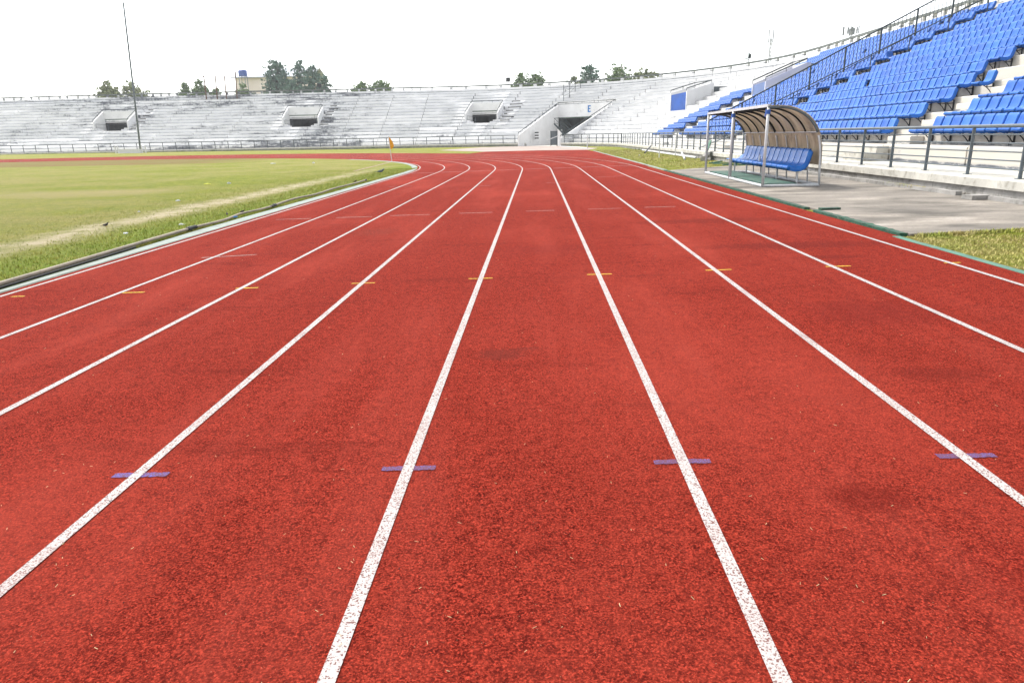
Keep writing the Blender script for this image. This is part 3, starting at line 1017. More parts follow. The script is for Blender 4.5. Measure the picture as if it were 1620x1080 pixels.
railing('front_railing', 'grey railing on the curved ledge between tunnel and blue seats', 76.3 - Y0, ua - .6, 1.65, 3, .028, .042, M['darkrail'])
railing('front_railing', 'thin dark two-rail railing along the foot of the far stand', ub + .5, ub + .5 + 98.6, 1.87, 1, .034, .045, M['darkrail'], h=1.0)
# leaning pipe on the walkway behind the dugout
p0, p1 = Vector((9.7, 43.5, .5)), Vector((10.3, 36.5, 1.45))
mb = MB(); mb.tube([p0, p1], .03, 8); mb.tube([(9.7, 43.5, ZL), p0], .03, 8); mb.tube([p1, (10.3, 36.5, ZL)], .03, 8)
tag(mb.build('stair_handrail', M['greymetal']), 'sloping grey handrail on the stand walkway behind the dugout', 'handrail')

# picket divider fence running up the seats
YF = 44.0
fence = empty('divider_fence', (10.3, YF, ZL), 0, 'dark picket fence climbing the stand through the blue seats', 'fence')
fx = [10.3, 12.2, 14.1, 16.0, 17.9, 19.8, 21.7, 23.6, 25.5]
def ftop(x): return 2.2 + .51 * (x - 10.6)
def fbot(x): return ZL + RISE * max(0, math.floor(x - (WX + S1)) + 1)
mb = MB(); mb.bar((0, 0, ftop(10.3) - ZL), (15.2, 0, ftop(25.5) - ZL), .075, .075); mb.bar((.0, 0, ftop(10.3) - 1.15 - ZL), (15.2, 0, ftop(25.5) - 1.35 - ZL), .04, .04)
mb.build('top_rail', M['darkmetal'], fence)
for x in fx:
    mb = MB(); mb.box((x - 10.3 - .04, -.04, fbot(x) - ZL), (x - 10.3 + .04, .04, ftop(x) - ZL - .02)); mb.build('post', M['darkmetal'], fence)
mb = MB()
x = 10.5
while x < 25.4:
    if min(abs(x - q) for q in fx) > .08:
        mb.box((x - 10.3 - .013, -.013, max(fbot(x) + .05, ftop(x) - 1.6) - ZL), (x - 10.3 + .013, .013, ftop(x) - ZL - .02))
    x += .212
mb.build('pickets', M['darkmetal'], fence)
# stair handrail
YH = 41.55
hr = empty('stair_handrail', (10.9, YH, ZL), 0, 'dark handrail on short posts beside the stairway below the picket fence', 'handrail')
def htop(x): return ZL + RISE * (x - (WX + S1) + .5) + 1.0
mb = MB(); mb.tube([(0, 0, htop(10.9) - ZL), (14.9, 0, htop(25.8) - ZL)], .03, 8); mb.build('top_rail', M['darkmetal'], hr)
for x in (11.2, 12.3, 14.3, 16.3, 18.3, 20.25, 22.2, 24.1, 25.6):
    mb = MB(); mb.tube([(x - 10.9, 0, fbot(x) - ZL), (x - 10.9, 0, htop(x) - ZL)], .026, 8); mb.build('post', M['darkmetal'], hr)
# wire fence on the terrace above the tunnel
q = tunnel_q
wf = empty('wire_fence', (0, 0, 0), 0, 'wire fence between posts climbing from the tunnel roof to the parapet', 'fence')
Lf2 = q['Lb'] + q['d'] * .9
mb = MB(); tops = []
for i in range(5):
    p = Lf2 + q['back'] * (.3 + 1.75 * i)
    uu, ss = inv(p.x, p.y)
    zb = ztread(min(NR - 1, int((ss - S1) / DEP)))
    mb.tube([(p.x, p.y, zb), (p.x, p.y, zb + 2.3)], .04, 6); tops.append(Vector((p.x, p.y, zb + 2.3)))
for z in (0, .55, 1.1, 1.65): mb.tube([t - Vector((0, 0, z)) for t in tops], .018 if z else .035, 5)
mb.build('post_frame', M['darkmetal'], wf)

# concrete step block at the foot of the near stairway
mb = MB(); mb.box((9.95, 22.3, ZL), (10.66, 23.8, ZL + .24)); mb.box((10.3, 22.3, ZL + .242), (10.66, 23.8, ZL + .44))
tag(mb.build('step_block', M['ledge']), 'pale concrete step block on the walkway behind the railing', 'step block')
# gutter kerb, rubble and weeds at the foot of the wall
mb = ribbon((8.42, 8.54), 14.6, 26.5, .06, .165, 34, .012); tag(mb.build('gutter_kerb', M['greyconc']), 'long thin concrete gutter kerb beside the stand wall', 'kerb')
mb = ribbon((8.44, 8.56), 9.8, 13.6, .06, .16, 10, .012); tag(mb.build('gutter_kerb', M['greyconc']), 'near broken length of gutter kerb at the photo edge', 'kerb')
random.seed(5)
mb = MB()
for i in range(420):
    x = random.uniform(8.56, 8.8); y = random.uniform(9.8, 29); r = random.uniform(.012, .05)
    mb.sphere((x, y, .091 + r * .3), (r, r * random.uniform(.7, 1.5), r * random.uniform(.4, .9)), 5, 3)
struct(mb.build('rubble', M['rubble']), 'stuff')
mb = MB(); mb.prism([(8.15, 13.6, .091), (8.5, 13.65, .091), (8.48, 13.95, .091), (8.13, 13.9, .091)], (0, 0, .08))
tag(mb.build('concrete_slab', M['greyconc']), 'loose grey concrete slab lying by the broken gutter kerb', 'slab')

# ------------------------------------------------------------------ seats
def seat_mb(w=.44, hi=True):
    prof = [(.405, -.060), (.425, -.02), (.405, .012), (.33, .010), (.22, -.008), (.12, -.004), (.05, .022), (.005, .08), (-.025, .18), (-.055, .29), (-.075, .345), (-.10, .362), (-.125, .345)]
    if not hi: prof = [prof[i] for i in (0, 2, 4, 6, 8, 10, 12)]
    cols = [-1, -1, -.82, -.45, 0, .45, .82, 1, 1] if hi else [-1, -1, 0, 1, 1]
    n = len(cols); mb = MB(); np_ = len(prof)
    for layer in (0, 1):
        for i, (y, z) in enumerate(prof):
            a = prof[max(i - 1, 0)]; b_ = prof[min(i + 1, np_ - 1)]
            ty, tz = b_[0] - a[0], b_[1] - a[1]; l = math.hypot(ty, tz); ny, nz = -tz / l, ty / l   # left normal
            ny, nz = -ny, -nz                                                                  # up/forward side
            fpos = i / (np_ - 1)
            for ci, c in enumerate(cols):
                lift = .012 * abs(c) ** 3
                skirt = ci in (0, n - 1)
                off = (lift - (.105 if skirt else 0.)) - layer * .012
                ww = w / 2 * (1 - .05 * max(0, fpos - .6) * 2)
                if fpos > .85: ww -= w * .085 * (fpos - .85) / .15 * abs(c)
                inset = .0 if not layer else .006
                mb.v.append(((ww - inset) * c, y + ny * off, z + nz * off))
    N = np_ * n
    for i in range(np_ - 1):
        for j in range(n - 1):
            q = i * n + j
            mb.f.append((q, q + 1, q + n + 1, q + n)); mb.f.append((N + q + n, N + q + n + 1, N + q + 1, N + q))
    for j in range(n - 1):
        mb.f.append((N + j, N + j + 1, j + 1, j)); q = (np_ - 1) * n + j; mb.f.append((q, q + 1, N + q + 1, N + q))
    for i in range(np_ - 1):
        q = i * n; mb.f.append((q, q + n, N + q + n, N + q)); q += n - 1; mb.f.append((q + n, q, N + q, N + q + n))
    return mb


def bracket_mb():
    mb = MB()
    mb.bar((0, -.17, -.035), (0, .33, -.045), .03, .028)
    mb.bar((0, -.165, -.03), (0, -.165, -.36), .030, .024)
    pts = [(0, .29, -.055), (0, .15, -.085), (0, .03, -.15), (0, -.07, -.24), (0, -.15, -.345)]
    for a, b_ in zip(pts, pts[1:]): mb.bar(a, b_, .024, .020)
    mb.bar((0, .02, -.05), (0, .02, -.155), .024, .024); mb.bar((0, -.16, -.13), (0, .03, -.15), .024, .024)
    mb.box((-.035, -.185, -.34), (.035, -.172, -.04))
    return mb


seat_me = seat_mb(.388).mesh('seat_shell', True); seat_me.materials.append(M['seat'])
brk_me = bracket_mb().mesh('seat_bracket'); brk_me.materials.append(M['bracket'])
ORD = ['', 'front', 'second', 'third', 'fourth', 'fifth', 'sixth', 'seventh', 'eighth', 'ninth', 'tenth', 'eleventh', 'twelfth', 'thirteenth', 'fourteenth', 'fifteenth']
PITCH_S = .46
def seat_pos(k, Y):
    """k = row (riser index), Y = centre"""
    u = Y - Y0; s = srow(k) - .19
    x, y = bx(u, s)
    return Vector((x, y, ztread(k - 1) + .42))
B_right = {1: 23.9, 2: 24.15, 3: 24.4, 4: 25.2, 5: 26.4, 6: 26.6, 7: 26.8}
seats = []   # (k, Y, block, special)
random.seed(21)
for k_ in range(1, 15):
    # block A: nearest, right of the white stairway
    y = 22.1 + .12 * (k_ - 1) - PITCH_S / 2
    first = True
    while y > 15.2 + (k_ - 1) * 1.3 - .6 and k_ <= 6:
        seats.append((k_, y, 'A', 'pan' if first and k_ in (1, 2, 3) else None)); first = False; y -= PITCH_S
    # block B
    y = B_right.get(k_, 26.9) + PITCH_S / 2
    if k_ == 4: seats.append((4, 24.35, 'B', 'lone'))
    while y < 39.75:
        missing = (k_ == 5 and 35.2 < y < 35.7) or (k_ == 3 and 99 < y)
        if not missing: seats.append((k_, y, 'B', None))
        y += PITCH_S
    # block C
    y = 41.7 + PITCH_S / 2
    while y < 43.85:
        seats.append((k_, y, 'C', 'dark' if (k_ == 9 and y < 42.2) else None)); y += PITCH_S
    # block D
    y = 44.15 + PITCH_S / 2
    yend = 57.2 if k_ <= 10 else 66.0
    while y < yend:
        if random.random() > .012: seats.append((k_, y, 'D', None))
        y += PITCH_S
    # block E
    if k_ <= 8:
        y = (61.6 + .25 * k_) + PITCH_S / 2
        while y < 69.6 + .2 * k_:
            seats.append((k_, y, 'E', None)); y += PITCH_S

def dist(s_): return (seat_pos(s_[0], s_[1]) - Vector((0, 0, CAM_H))).length
visible = [s_ for s_ in seats if inframe(seat_pos(s_[0], s_[1]), 15)]
def hidden_by_dugout(s_):
    p = seat_pos(s_[0], s_[1]); v = p - Vector((0, 0, CAM_H)); d_ = v.dot(fw)
    u_ = 810 + F_PX * v.dot(rt2) / d_; w_ = 540 - F_PX * v.dot(up2) / d_
    return 1165 < u_ < 1290 and w_ > 205 - (0 if u_ < 1285 else 30)
ranked = sorted([s_ for s_ in visible if not hidden_by_dugout(s_)], key=dist)
SPEC = {'lone', 'dark'}
chosen = [s_ for s_ in ranked if s_[3] in SPEC][:3] + [s_ for s_ in ranked if s_[3] not in SPEC]
chosen = set(chosen[:299])
BL = {'A': 'nearest block by the white stairway', 'B': 'big middle block of the stand', 'C': 'narrow block below the picket fence',
      'D': 'block beyond the picket fence', 'E': 'far block beside the blue door'}
pan_me = seat_mb().mesh('seat_pan', True)
import bmesh
bm = bmesh.new(); bm.from_mesh(pan_me)
bmesh.ops.delete(bm, geom=[v for v in bm.verts if v.co.z > .03 and v.co.y < .12], context='VERTS')
bm.to_mesh(pan_me); bm.free(); pan_me.materials.append(M['seat'])
rz = PI / 2
mass = MB(); mbr = MB(); lowbr = bracket_mb(); low = seat_mb(.388, hi=False)
ends = {}
for s_ in seats:
    if s_ in chosen:
        key = (s_[2], s_[0]); ends.setdefault(key, []).append(s_[1])
proto = None; n_seat = 0
random.seed(8)
for s_ in seats:
    k_, Y, blk, spec = s_
    p = seat_pos(k_, Y)
    if s_ in chosen:
        if proto is None:
            o = bpy.data.objects.new('stand_seat', seat_me); C.objects.link(o)
            br = bpy.data.objects.new('bracket', brk_me); C.objects.link(br); br.parent = o
            proto = o
        else:
            o = proto.copy(); C.objects.link(o)
            n_seat += 1
            if n_seat % 2 == 0 or Y in (min(ends[(blk, k_)]), max(ends[(blk, k_)])):
                br = proto.children[0].copy(); C.objects.link(br); br.parent = o
        o.data = pan_me if spec == 'pan' else seat_me
        o.location = p + Vector((random.uniform(-.008, .008), random.uniform(-.006, .006), random.uniform(-.006, .006)))
        o.rotation_euler = (0, random.uniform(-.01, .01), rz + random.uniform(-.03, .03))
        grp = 'blue seats in the %s row of the %s' % (ORD[k_], BL[blk])
        lo, hi_ = min(ends[(blk, k_)]), max(ends[(blk, k_)])
        if spec == 'lone': lab = 'single blue seat set apart beside the stairway in the fourth row'
        elif spec == 'dark': lab = 'dark navy seat turned away from its row below the picket fence'; o.rotation_euler.z += 2.0
        elif spec == 'pan': lab = 'blue seat pan without backrest at the stair end of the %s row' % ORD[k_]
        elif Y == lo and blk == 'B': lab = 'blue seat ending the %s row of the big block at the white stairway' % ORD[k_]
        elif Y == hi_ and blk == 'B' and hi_ > 39: lab = 'blue seat ending the %s row of the big block at the dark handrail' % ORD[k_]
        elif Y == hi_ and blk == 'A': lab = 'blue seat nearest the stairway in the %s row of the nearest block' % ORD[k_]
        else: lab = 'blue seat within the %s row of the %s' % (ORD[k_], BL[blk])
        tag(o, lab, 'seat', grp)
    else:
        far = dist(s_) > 30
        src = low
        cz, sz = math.cos(rz), math.sin(rz)
        vs = [(p.x + a * cz - b_ * sz, p.y + a * sz + b_ * cz, p.z + c_) for a, b_, c_ in src.v]
        mass.add(vs, src.f)
        if 41 < Y < 45.5 or (blk == 'D' and Y > 54) or (blk == 'E' and Y < 65) or (blk == 'B' and k_ < 10):
            mbr.add([(p.x + a * cz - b_ * sz, p.y + a * sz + b_ * cz, p.z + c_) for a, b_, c_ in lowbr.v], lowbr.f)
mo = mass.build('stand_seats', M['seat'], smooth=True); struct(mo, 'stuff')
mbo = mbr.build('brackets', M['bracket'], mo); mbo['kind'] = 'stuff'
tag(mo, 'mass of small blue seats filling the upper and far rows of the stand', 'seats')
# continuous mounting rail and bracket shadows under the row ends: cross bars beneath each row
for blk, y0_, y1_ in (('A', 16.0, 22.3), ('B', 24.2, 39.7), ('C', 41.7, 43.9), ('D', 44.2, 57.2)):
    pass

# ------------------------------------------------------------------ dugout
dg = empty('team_dugout', (5.52, 17.62, .088), -.018, 'open team dugout with curved smoked roof and a row of blue seats', 'dugout')
DL, DD = 6.55, 1.40
prof = [(-.02, 1.885), (.25, 1.885), (.50, 1.860), (.72, 1.79), (.93, 1.67), (1.10, 1.50), (1.22, 1.30), (1.29, 1.06), (1.33, .80), (1.345, .50)]
def sm(p, n=3):
    out = []
    for i in range(len(p) - 1):
        p0 = p[max(i - 1, 0)]; p1 = p[i]; p2 = p[i + 1]; p3 = p[min(i + 2, len(p) - 1)]
        for j in range(n):
            t = j / n
            out.append(tuple(.5 * (2 * p1[a] + (p2[a] - p0[a]) * t + (2 * p0[a] - 5 * p1[a] + 4 * p2[a] - p3[a]) * t * t + (3 * p1[a] - p0[a] - 3 * p2[a] + p3[a]) * t ** 3) for a in (0, 1)))
    out.append(p[-1]); return out
pr = sm(prof)
mb = MB()
npr = len(pr)
for y in (0, DL):
    for x, z in pr: mb.v.append((x, y, z))
for y in (0, DL):
    for x, z in pr: mb.v.append((x + .004, y, z + .012))
for i in range(npr - 1):
    mb.f.append((i, i + 1, npr + i + 1, npr + i)); mb.f.append((3 * npr + i, 3 * npr + i + 1, 2 * npr + i + 1, 2 * npr + i))
    mb.f.append((i, 2 * npr + i, 2 * npr + i + 1, i + 1)); mb.f.append((npr + i + 1, 3 * npr + i + 1, 3 * npr + i, npr + i))
mb.build('roof_sheet', M['sheet'], dg, smooth=False)
# ribs: dark arcs inside, pale below the mid rail
ys = [.02 + (DL - .04) * i / 8 for i in range(9)]
for i, y in enumerate(ys):
    wmain = .03 if i in (0, 4, 8) else .022
    inner = [(x - .028 * min(1, max(0, (x - .1) / .4)), z - .028) for x, z in pr]
    arc_p = [(x, y, z) for x, z in inner if z > 1.22]
    mb = MB(); mb.tube(arc_p, wmain, 6); mb.build('roof_rib', M['black'] if i not in (0, 8) else M['greymetal'], dg, smooth=True)
    low_p = [(x, y, z) for x, z in inner if z <= 1.27] + [(1.345, y, .04)]
    mb = MB(); mb.tube(low_p, wmain * .9, 6); mb.build('rear_post', M['palemetal'], dg, smooth=True)
mb = MB(); mb.tube([(1.19, .03, 1.27), (1.19, DL - .03, 1.27)], .018, 6); mb.build('rear_rail', M['palemetal'], dg)
for y in (.03, DL * .5, DL - .03):
    mb = MB(); mb.tube([(0, y, .03), (0, y, 1.87)], .036 if y != DL * .5 else .046, 10); mb.build('front_post', M['palemetal'], dg, smooth=True)
mb = MB()
mb.box((-.035, 0, 1.86), (.03, DL, 1.925)); mb.build('roof_edge', M['palemetal'], dg)
mb = MB()
mb.tube([(0, .03, .035), (0, DL - .03, .035)], .035, 8); mb.tube([(1.34, .03, .035), (1.34, DL - .03, .035)], .035, 8)
mb.tube([(0, .03, .035), (1.34, .03, .035)], .035, 8); mb.tube([(0, DL - .03, .035), (1.34, DL - .03, .035)], .035, 8)
mb.tube([(0, DL / 2, .035), (1.34, DL / 2, .035)], .03, 8)
mb.build('base_frame', M['palemetal'], dg)
mb = MB()
for a, b_ in ((.15, 3.2), (3.3, 6.35)): mb.box((.10, a, .05), (.86, b_, .085))
mb.build('floor_board', M['floorboard'], dg)
# bench frame with seats
mb = MB()
mb.bar((.78, .2, .40), (.78, DL - .05, .40), .04, .04); mb.bar((1.10, .1, .40), (1.10, DL - .05, .40), .04, .04)
for y in (.30, 1.9, 3.25, 4.9, 6.35):
    mb.tube([(.90, y, .05), (.90, y, .40)], .024, 8)
    mb.bar((.74, y, .385), (1.3, y, .385), .035, .03)
mb.build('bench_frame', M['palemetal'], dg)
bs_me = seat_mb(.385).mesh('bench_seat', True); bs_me.materials.append(M['benchseat'])
ns = 14
for i in range(ns):
    y = .34 + i * .437 + (.03 if i > 6 else 0)
    o = bpy.data.objects.new('seat', bs_me); C.objects.link(o); o.parent = dg
    o.location = (1.02, y, .475); o.rotation_euler = (random.uniform(-.02, .02), 0, PI / 2 + random.uniform(-.02, .02))
    o.scale = (1, 1.0, 1.12)
    if i == ns - 1:
        o['label'] = 'seat at the far end with its back folded flat'; o.scale = (1, 1, .35)
# blue ties at two posts
mb = MB()
for y in (.03, DL * .5):
    mb.tube([(0, y, 1.80), (0, y, 1.70)], .052, 8)
    mb.prism([(-.055, y + .03, 1.82), (-.06, y + .09, 1.66), (-.055, y + .05, 1.63), (-.05, y + .0, 1.76)], (.01, 0, 0))
mb.build('blue_tie', M['bluepanel'], dg)
# bottle left on a seat
bt = empty('water_bottle', (6.34, 20.72, .575), 0, 'clear plastic water bottle standing on a dugout seat', 'bottle')
mb = MB(); mb.tube([(0, 0, 0), (0, 0, .02), (0, 0, .13), (0, 0, .165), (0, 0, .19)], [.028, .032, .032, .014, .013], 10); mb.build('bottle_body', M['clearpet'], bt, smooth=True)
mb = MB(); mb.tube([(0, 0, .191), (0, 0, .208)], .015, 8); mb.build('cap', M['paper'], bt)

# ------------------------------------------------------------------ field things
# hose snaking on the kerb strip
def hose(pts, r, name, label):
    root = empty(name, (0, 0, 0), 0, label, 'hose')
    z = -.03
    path = [Vector((x, y, z + r)) for x, y in pts]
    fine = []
    for i in range(len(path) - 1):
        p0 = path[max(i - 1, 0)]; p1 = path[i]; p2 = path[i + 1]; p3 = path[min(i + 2, len(path) - 1)]
        for j in range(8):
            t = j / 8
            fine.append(.5 * (2 * p1 + (p2 - p0) * t + (2 * p0 - 5 * p1 + 4 * p2 - p3) * t * t + (3 * p1 - p0 - 3 * p2 + p3) * t ** 3))
    fine.append(path[-1])
    mb = MB(); mb.tube(fine, r, 8); mb.build('hose_body', M['hose'], root, smooth=True)
    for e in (0, -1):
        d = (fine[1] - fine[0]) if e == 0 else (fine[-1] - fine[-2])
        d.normalize(); c = fine[e]
        mb = MB(); mb.tube([c - d * .08, c + d * .08], r * 1.5, 8); mb.build('coupling', M['black'], root)
hose([(-5.745, 3.5), (-5.75, 6), (-5.79, 7.5), (-5.85, 9.0), (-5.90, 10.2), (-5.93, 11.0), (-5.96, 11.9)], .025, 'hose', 'tan hose lying along the grass edge of the inner kerb, nearest length')
hose([(-5.98, 12.1), (-5.92, 13.2), (-6.06, 14.3), (-5.98, 15.2), (-5.98, 15.9)], .022, 'hose', 'middle length of tan hose winding beside the inner kerb')
hose([(-6.00, 16.1), (-6.12, 17.8), (-6.0, 19.3), (-6.10, 21.4), (-6.06, 23.8), (-6.1, 25.5)], .025, 'hose', 'far length of tan hose by the kerb with dark birds near it')
mb = MB(); mb.tube([(-5.705, 3.5, -.035), (-5.71, 6, -.035), (-5.77, 8, -.035), (-5.85, 10.0, -.035)], .014, 6)  # black tube stands in for the shade in the gap under the hose
tag(mb.build('gap_shade', M['black']), 'thin black strip standing in for the shade under the hose', 'gap_shade')

# corner flag
fl = empty('corner_flag', (-9.41, 46.98, -.06), 0, 'orange corner flag on a leaning white pole at the field edge', 'flag')
top = at(614.5, 216, 46.98) - Vector((-9.41, 46.98, -.06))
mb = MB(); mb.tube([(0, 0, -.05), top], .022, 8); mb.build('pole', M['whitemetal'], fl)
mb = MB()
up_ = top.normalized()
t0 = top - up_ * .02; n = 7
a_ = []
for i in range(n + 1):
    f = i / n
    wv = .05 * math.sin(f * 6)
    base = t0 - up_ * (.78 * f)
    wid = .03 + .26 * math.sin(min(1, f * 1.25) * PI * .5) * (1 if f < .75 else (1 - f) / .25 * .8 + .2)
    a_.append(base); a_.append(base + Vector((wid, wv, -.03 * f)))
    a_.append(base + Vector((wid, wv + .004, -.03 * f))); a_.append(base + Vector((0, .004, 0)))
for i in range(n):
    for j in range(4):
        mb.f.append((4 * i + j, 4 * i + (j + 1) % 4, 4 * i + 4 + (j + 1) % 4, 4 * i + 4 + j))
mb.v = [tuple(v) for v in a_]
mb.build('flag_cloth', M['orange'], fl)
# tall thin mast with its white barrier
bpos = at(222.5, 241, 96.5); tp = at(195, 4, 96.5)
ms = empty('leaning_mast', (bpos.x, 96.5, .1), 0, 'very tall thin grey mast leaning left in front of the far stand', 'mast')
tv = tp - Vector((bpos.x, 96.5, .1))
mb = MB(); mb.tube([(0, 0, 0), tv * .4, tv * .75, tv], [.115, .115, .11, .10], 8); mb.build('mast_tube', M['greymetal'], ms, smooth=True)
mb = MB(); mb.tube([(0, 0, 0), (0, 0, .35)], .17, 10); mb.build('base_sleeve', M['whitemetal'], ms)
bb = empty('white_barrier', (bpos.x, 94.0, .19), 0, 'low white barrier with end posts at the foot of the leaning mast', 'barrier')
mb = MB(); mb.box((-1.4, -.2, .04), (1.45, .2, .52)); mb.box((-1.7, -.35, .0), (1.8, .35, .036)); mb.build('panel', M['whitemetal'], bb)
for x in (-1.95, -1.6, 1.6, 2.1):
    mb = MB(); mb.tube([(x, 0, 0), (x, 0, .95)], .08, 8); mb.build('post', M['whitemetal'], bb)
# white frame by the tunnel
fr = empty('white_barrier', (0, 0, 0), 0, 'white tubular frame lying across the chute in front of the tunnel', 'barrier')
pA, pB = Vector((2.9, 87.0, .07)), Vector((5.15, 72.8, .07))
mb = MB(); mb.tube([pA, pA + Vector((0, 0, 1.35))], .05, 8); mb.tube([pB, pB + Vector((0, 0, 1.25))], .055, 8); mb.build('post', M['whitemetal'], fr)
mb = MB(); mb.tube([pA + Vector((0, 0, .03)), pB + Vector((0, 0, .03))], .05, 8); mb.tube([pA + Vector((0, 0, 1.3)), at(866, 222, 86.0)], .035, 8); mb.build('bar', M['whitemetal'], fr)
lv = tunnel_q['Lf'] + tunnel_q['back'] * 4.4 + tunnel_q['d'] * .26
# dark vent slots in the tunnel wall
mb = MB()
lwd = V['tunnel']['dl']
for i in range(3):
    z = .95 + .36 * i
    c0 = lv - lwd * .55; c1 = lv + lwd * .55
    mb.prism([(c0.x, c0.y, z), (c1.x, c1.y, z), (c1.x, c1.y, z + .17), (c0.x, c0.y, z + .17)], (.05, -.03, 0))
for ch in stand.children:
    if ch.name.startswith('players_tunnel'): mb.build('vent_slot', M['black'], ch)
# thin goal-like frame on the right verge
gf = empty('white_goal_frame', (0, 0, 0), 0, 'thin white tube frame standing on grass by the stand wall', 'frame')
pA, pB = Vector((6.94, 41.0, .05)), Vector((8.35, 43.7, .05))
mb = MB(); mb.tube([pA, pA + Vector((0, 0, 1.27))], .03, 8); mb.tube([pB, pB + Vector((0, 0, 1.27))], .03, 8); mb.build('post', M['whitemetal'], gf)
mb = MB(); mb.tube([pA + Vector((0, 0, 1.26)), pB + Vector((0, 0, 1.26))], .022, 8); mb.build('crossbar', M['whitemetal'], gf)
# debris along the wall
def rod(a, b_, r, m, name, label, cat): 
    mb = MB(); mb.tube([a, b_], r, 8); return tag(mb.build(name, m), label, cat)
rod((8.55, 58.5, .12), (8.45, 38.5, .12), .06, M['whitemetal'], 'pipe', 'long white pipe lying against the stand wall on the grass', 'pipe')
rod((7.6, 37.2, .10), (8.3, 41.6, .34), .05, M['palemetal'], 'pipe', 'grey pipe lying askew across the white pipe by the wall', 'pipe')
rod((7.5, 50.2, .1), (8.6, 54.6, .48), .05, M['bracket'], 'pipe', 'short dark pole leaning on the wall beyond the goal frame', 'pipe')
mb = MB(); mb.prism([(8.35, 36.2, .055), (8.42, 36.95, .055), (8.73, 36.95, 1.0), (8.66, 36.25, 1.0)], (.04, 0, .01))
tag(mb.build('board', M['tealstrip']), 'faded green board leaning against the stand wall', 'board')
rod((8.1, 35.3, .15), (8.5, 36.2, .34), .15, M['greyconc'], 'concrete_stub', 'short grey concrete stub tilted beside the green board', 'concrete')
mb = MB()
for i in range(7):
    a = Vector((7.3 + random.uniform(0, .9), 29.3 + random.uniform(0, 2.3), .09 + random.uniform(0, .1)))
    mb.bar(a, a + Vector((random.uniform(.2, .9), random.uniform(-.6, .6), random.uniform(-.02, .05))), .06, .05)
struct(tag(mb.build('timber_scraps', M['tealstrip']), 'heap of thin green timber scraps behind the dugout', 'debris'), 'stuff')

# litter
def crumple(name, p, sx_, sy_, sz_, m, label):
    mb = MB(); random.seed(int(abs(p[0]) * 97 + abs(p[1]) * 13))
    sx_ *= .55; sy_ *= .55; sz_ *= .6
    mb.sphere((0, 0, sz_ * .5), (sx_, sy_, sz_), 7, 5)
    mb.v = [(x * random.uniform(.7, 1.2), y * random.uniform(.7, 1.2), max(0, z * random.uniform(.6, 1.2))) for x, y, z in mb.v]
    o = mb.build(name, m, loc=p); return tag(o, label, 'litter')
crumple('paper_scrap', (-7.0, 11.75, -.06), .09, .06, .03, M['paper'], 'white paper scrap on the grass nearest the hose')
crumple('paper_scrap', (-6.6, 12.9, -.06), .11, .05, .04, M['paper'], 'flat white wrapper on grass beside the middle hose coupling')
crumple('paper_scrap', (-9.4, 18.4, -.06), .12, .08, .04, M['paper'], 'white paper scrap out on the infield beyond the worn stripe')
crumple('paper_scrap', (-8.9, 15.6, -.06), .06, .05, .03, M['paper'], 'tiny white scrap at the edge of the worn stripe')
crumple('paper_scrap', (-6.75, 8.3, -.06), .04, .04, .03, M['paper'], 'tiny white scrap on the grass beside the first hose bend')
crumple('plastic_bag', (-11.9, 25.6, -.06), .28, .10, .05, M['yellowlitter'], 'yellow plastic wrapper lying on the infield')
crumple('plastic_bag', (-11.2, 25.8, -.06), .16, .08, .06, M['paper'], 'white plastic bag next to the yellow wrapper on the infield')
crumple('paper_scrap', (-17.5, 47.5, -.06), .35, .15, .05, M['paper'], 'white sheet lying at the far side of the infield')
crumple('paper_scrap', (-14.6, 47.0, -.06), .2, .12, .08, M['paper'], 'white scrap in the lush grass near the far bend')
crumple('paper_scrap', (6.6, 46.5, .055), .12, .09, .04, M['paper'], 'white scrap on the verge grass by the goal frame')
crumple('paper_scrap', (8.6, 25.5, .11), .14, .12, .06, M['paper'], 'white rubbish in the gutter behind the dugout')
mb = MB(); mb.tube([(0, 0, .02), (.05, .06, .02)], .016, 8); mb.tube([(.05, .06, .02), (.065, .077, .02)], .007, 6)
tag(mb.build('bottle', M['bottleblue'], loc=(-5.98, 13.75, -.035)), 'small blue bottle lying on the kerb strip by the hose', 'bottle')


# birds
def bird(p, rz, s, body, label, pale=False):
    root = empty('bird', p, rz, label, 'bird', None)
    mb = MB(); L = s
    # one continuous body: rings from tail to beak
    path = [(-.62, 0, .30), (-.40, 0, .31), (-.15, 0, .34), (.10, 0, .40), (.27, 0, .52), (.36, 0, .63), (.46, 0, .66), (.52, 0, .655)]
    rr = [.03, .09, .19, .20, .12, .095, .07, .02]
    mb.tube([(x * L, y * L, z * L) for x, y, z in path], [q * L for q in rr], 8)
    mb.prism([(-.98 * L, -.09 * L, .24 * L), (-.5 * L, -.06 * L, .31 * L), (-.5 * L, .06 * L, .31 * L), (-.98 * L, .09 * L, .24 * L)], (0, 0, .03 * L))
    mb.build('body', body, root, smooth=True)
    for sd in (-1, 1):
        mb = MB(); mb.sphere((-.12 * L, sd * .17 * L, .37 * L), (.36 * L, .05 * L, .13 * L), 8, 5); mb.build('wing', body, root, smooth=True)
        mb = MB(); mb.tube([(.0, sd * .07 * L, .22 * L), (.02 * L, sd * .07 * L, .0)], .02 * L, 5); mb.tube([(.02 * L, sd * .07 * L, .012 * L), (.12 * L, sd * .08 * L, .012 * L)], .018 * L, 5); mb.build('leg', M['beak'], root)
    mb = MB(); mb.tube([(.50 * L, 0, .66 * L), (.64 * L, 0, .63 * L)], [.03 * L, .006 * L], 6); mb.build('beak', M['beak'], root)
bird((-7.97, 12.8, -.06), 1.2, .115, M['birddark'], 'dark bird standing on the worn stripe of the infield')
bird((-6.42, 14.5, -.06), 2.0, .10, M['birddark'], 'left of two small dark birds on grass by the hose')
bird((-6.28, 14.95, -.06), .4, .10, M['birddark'], 'right of two small dark birds on grass by the hose')
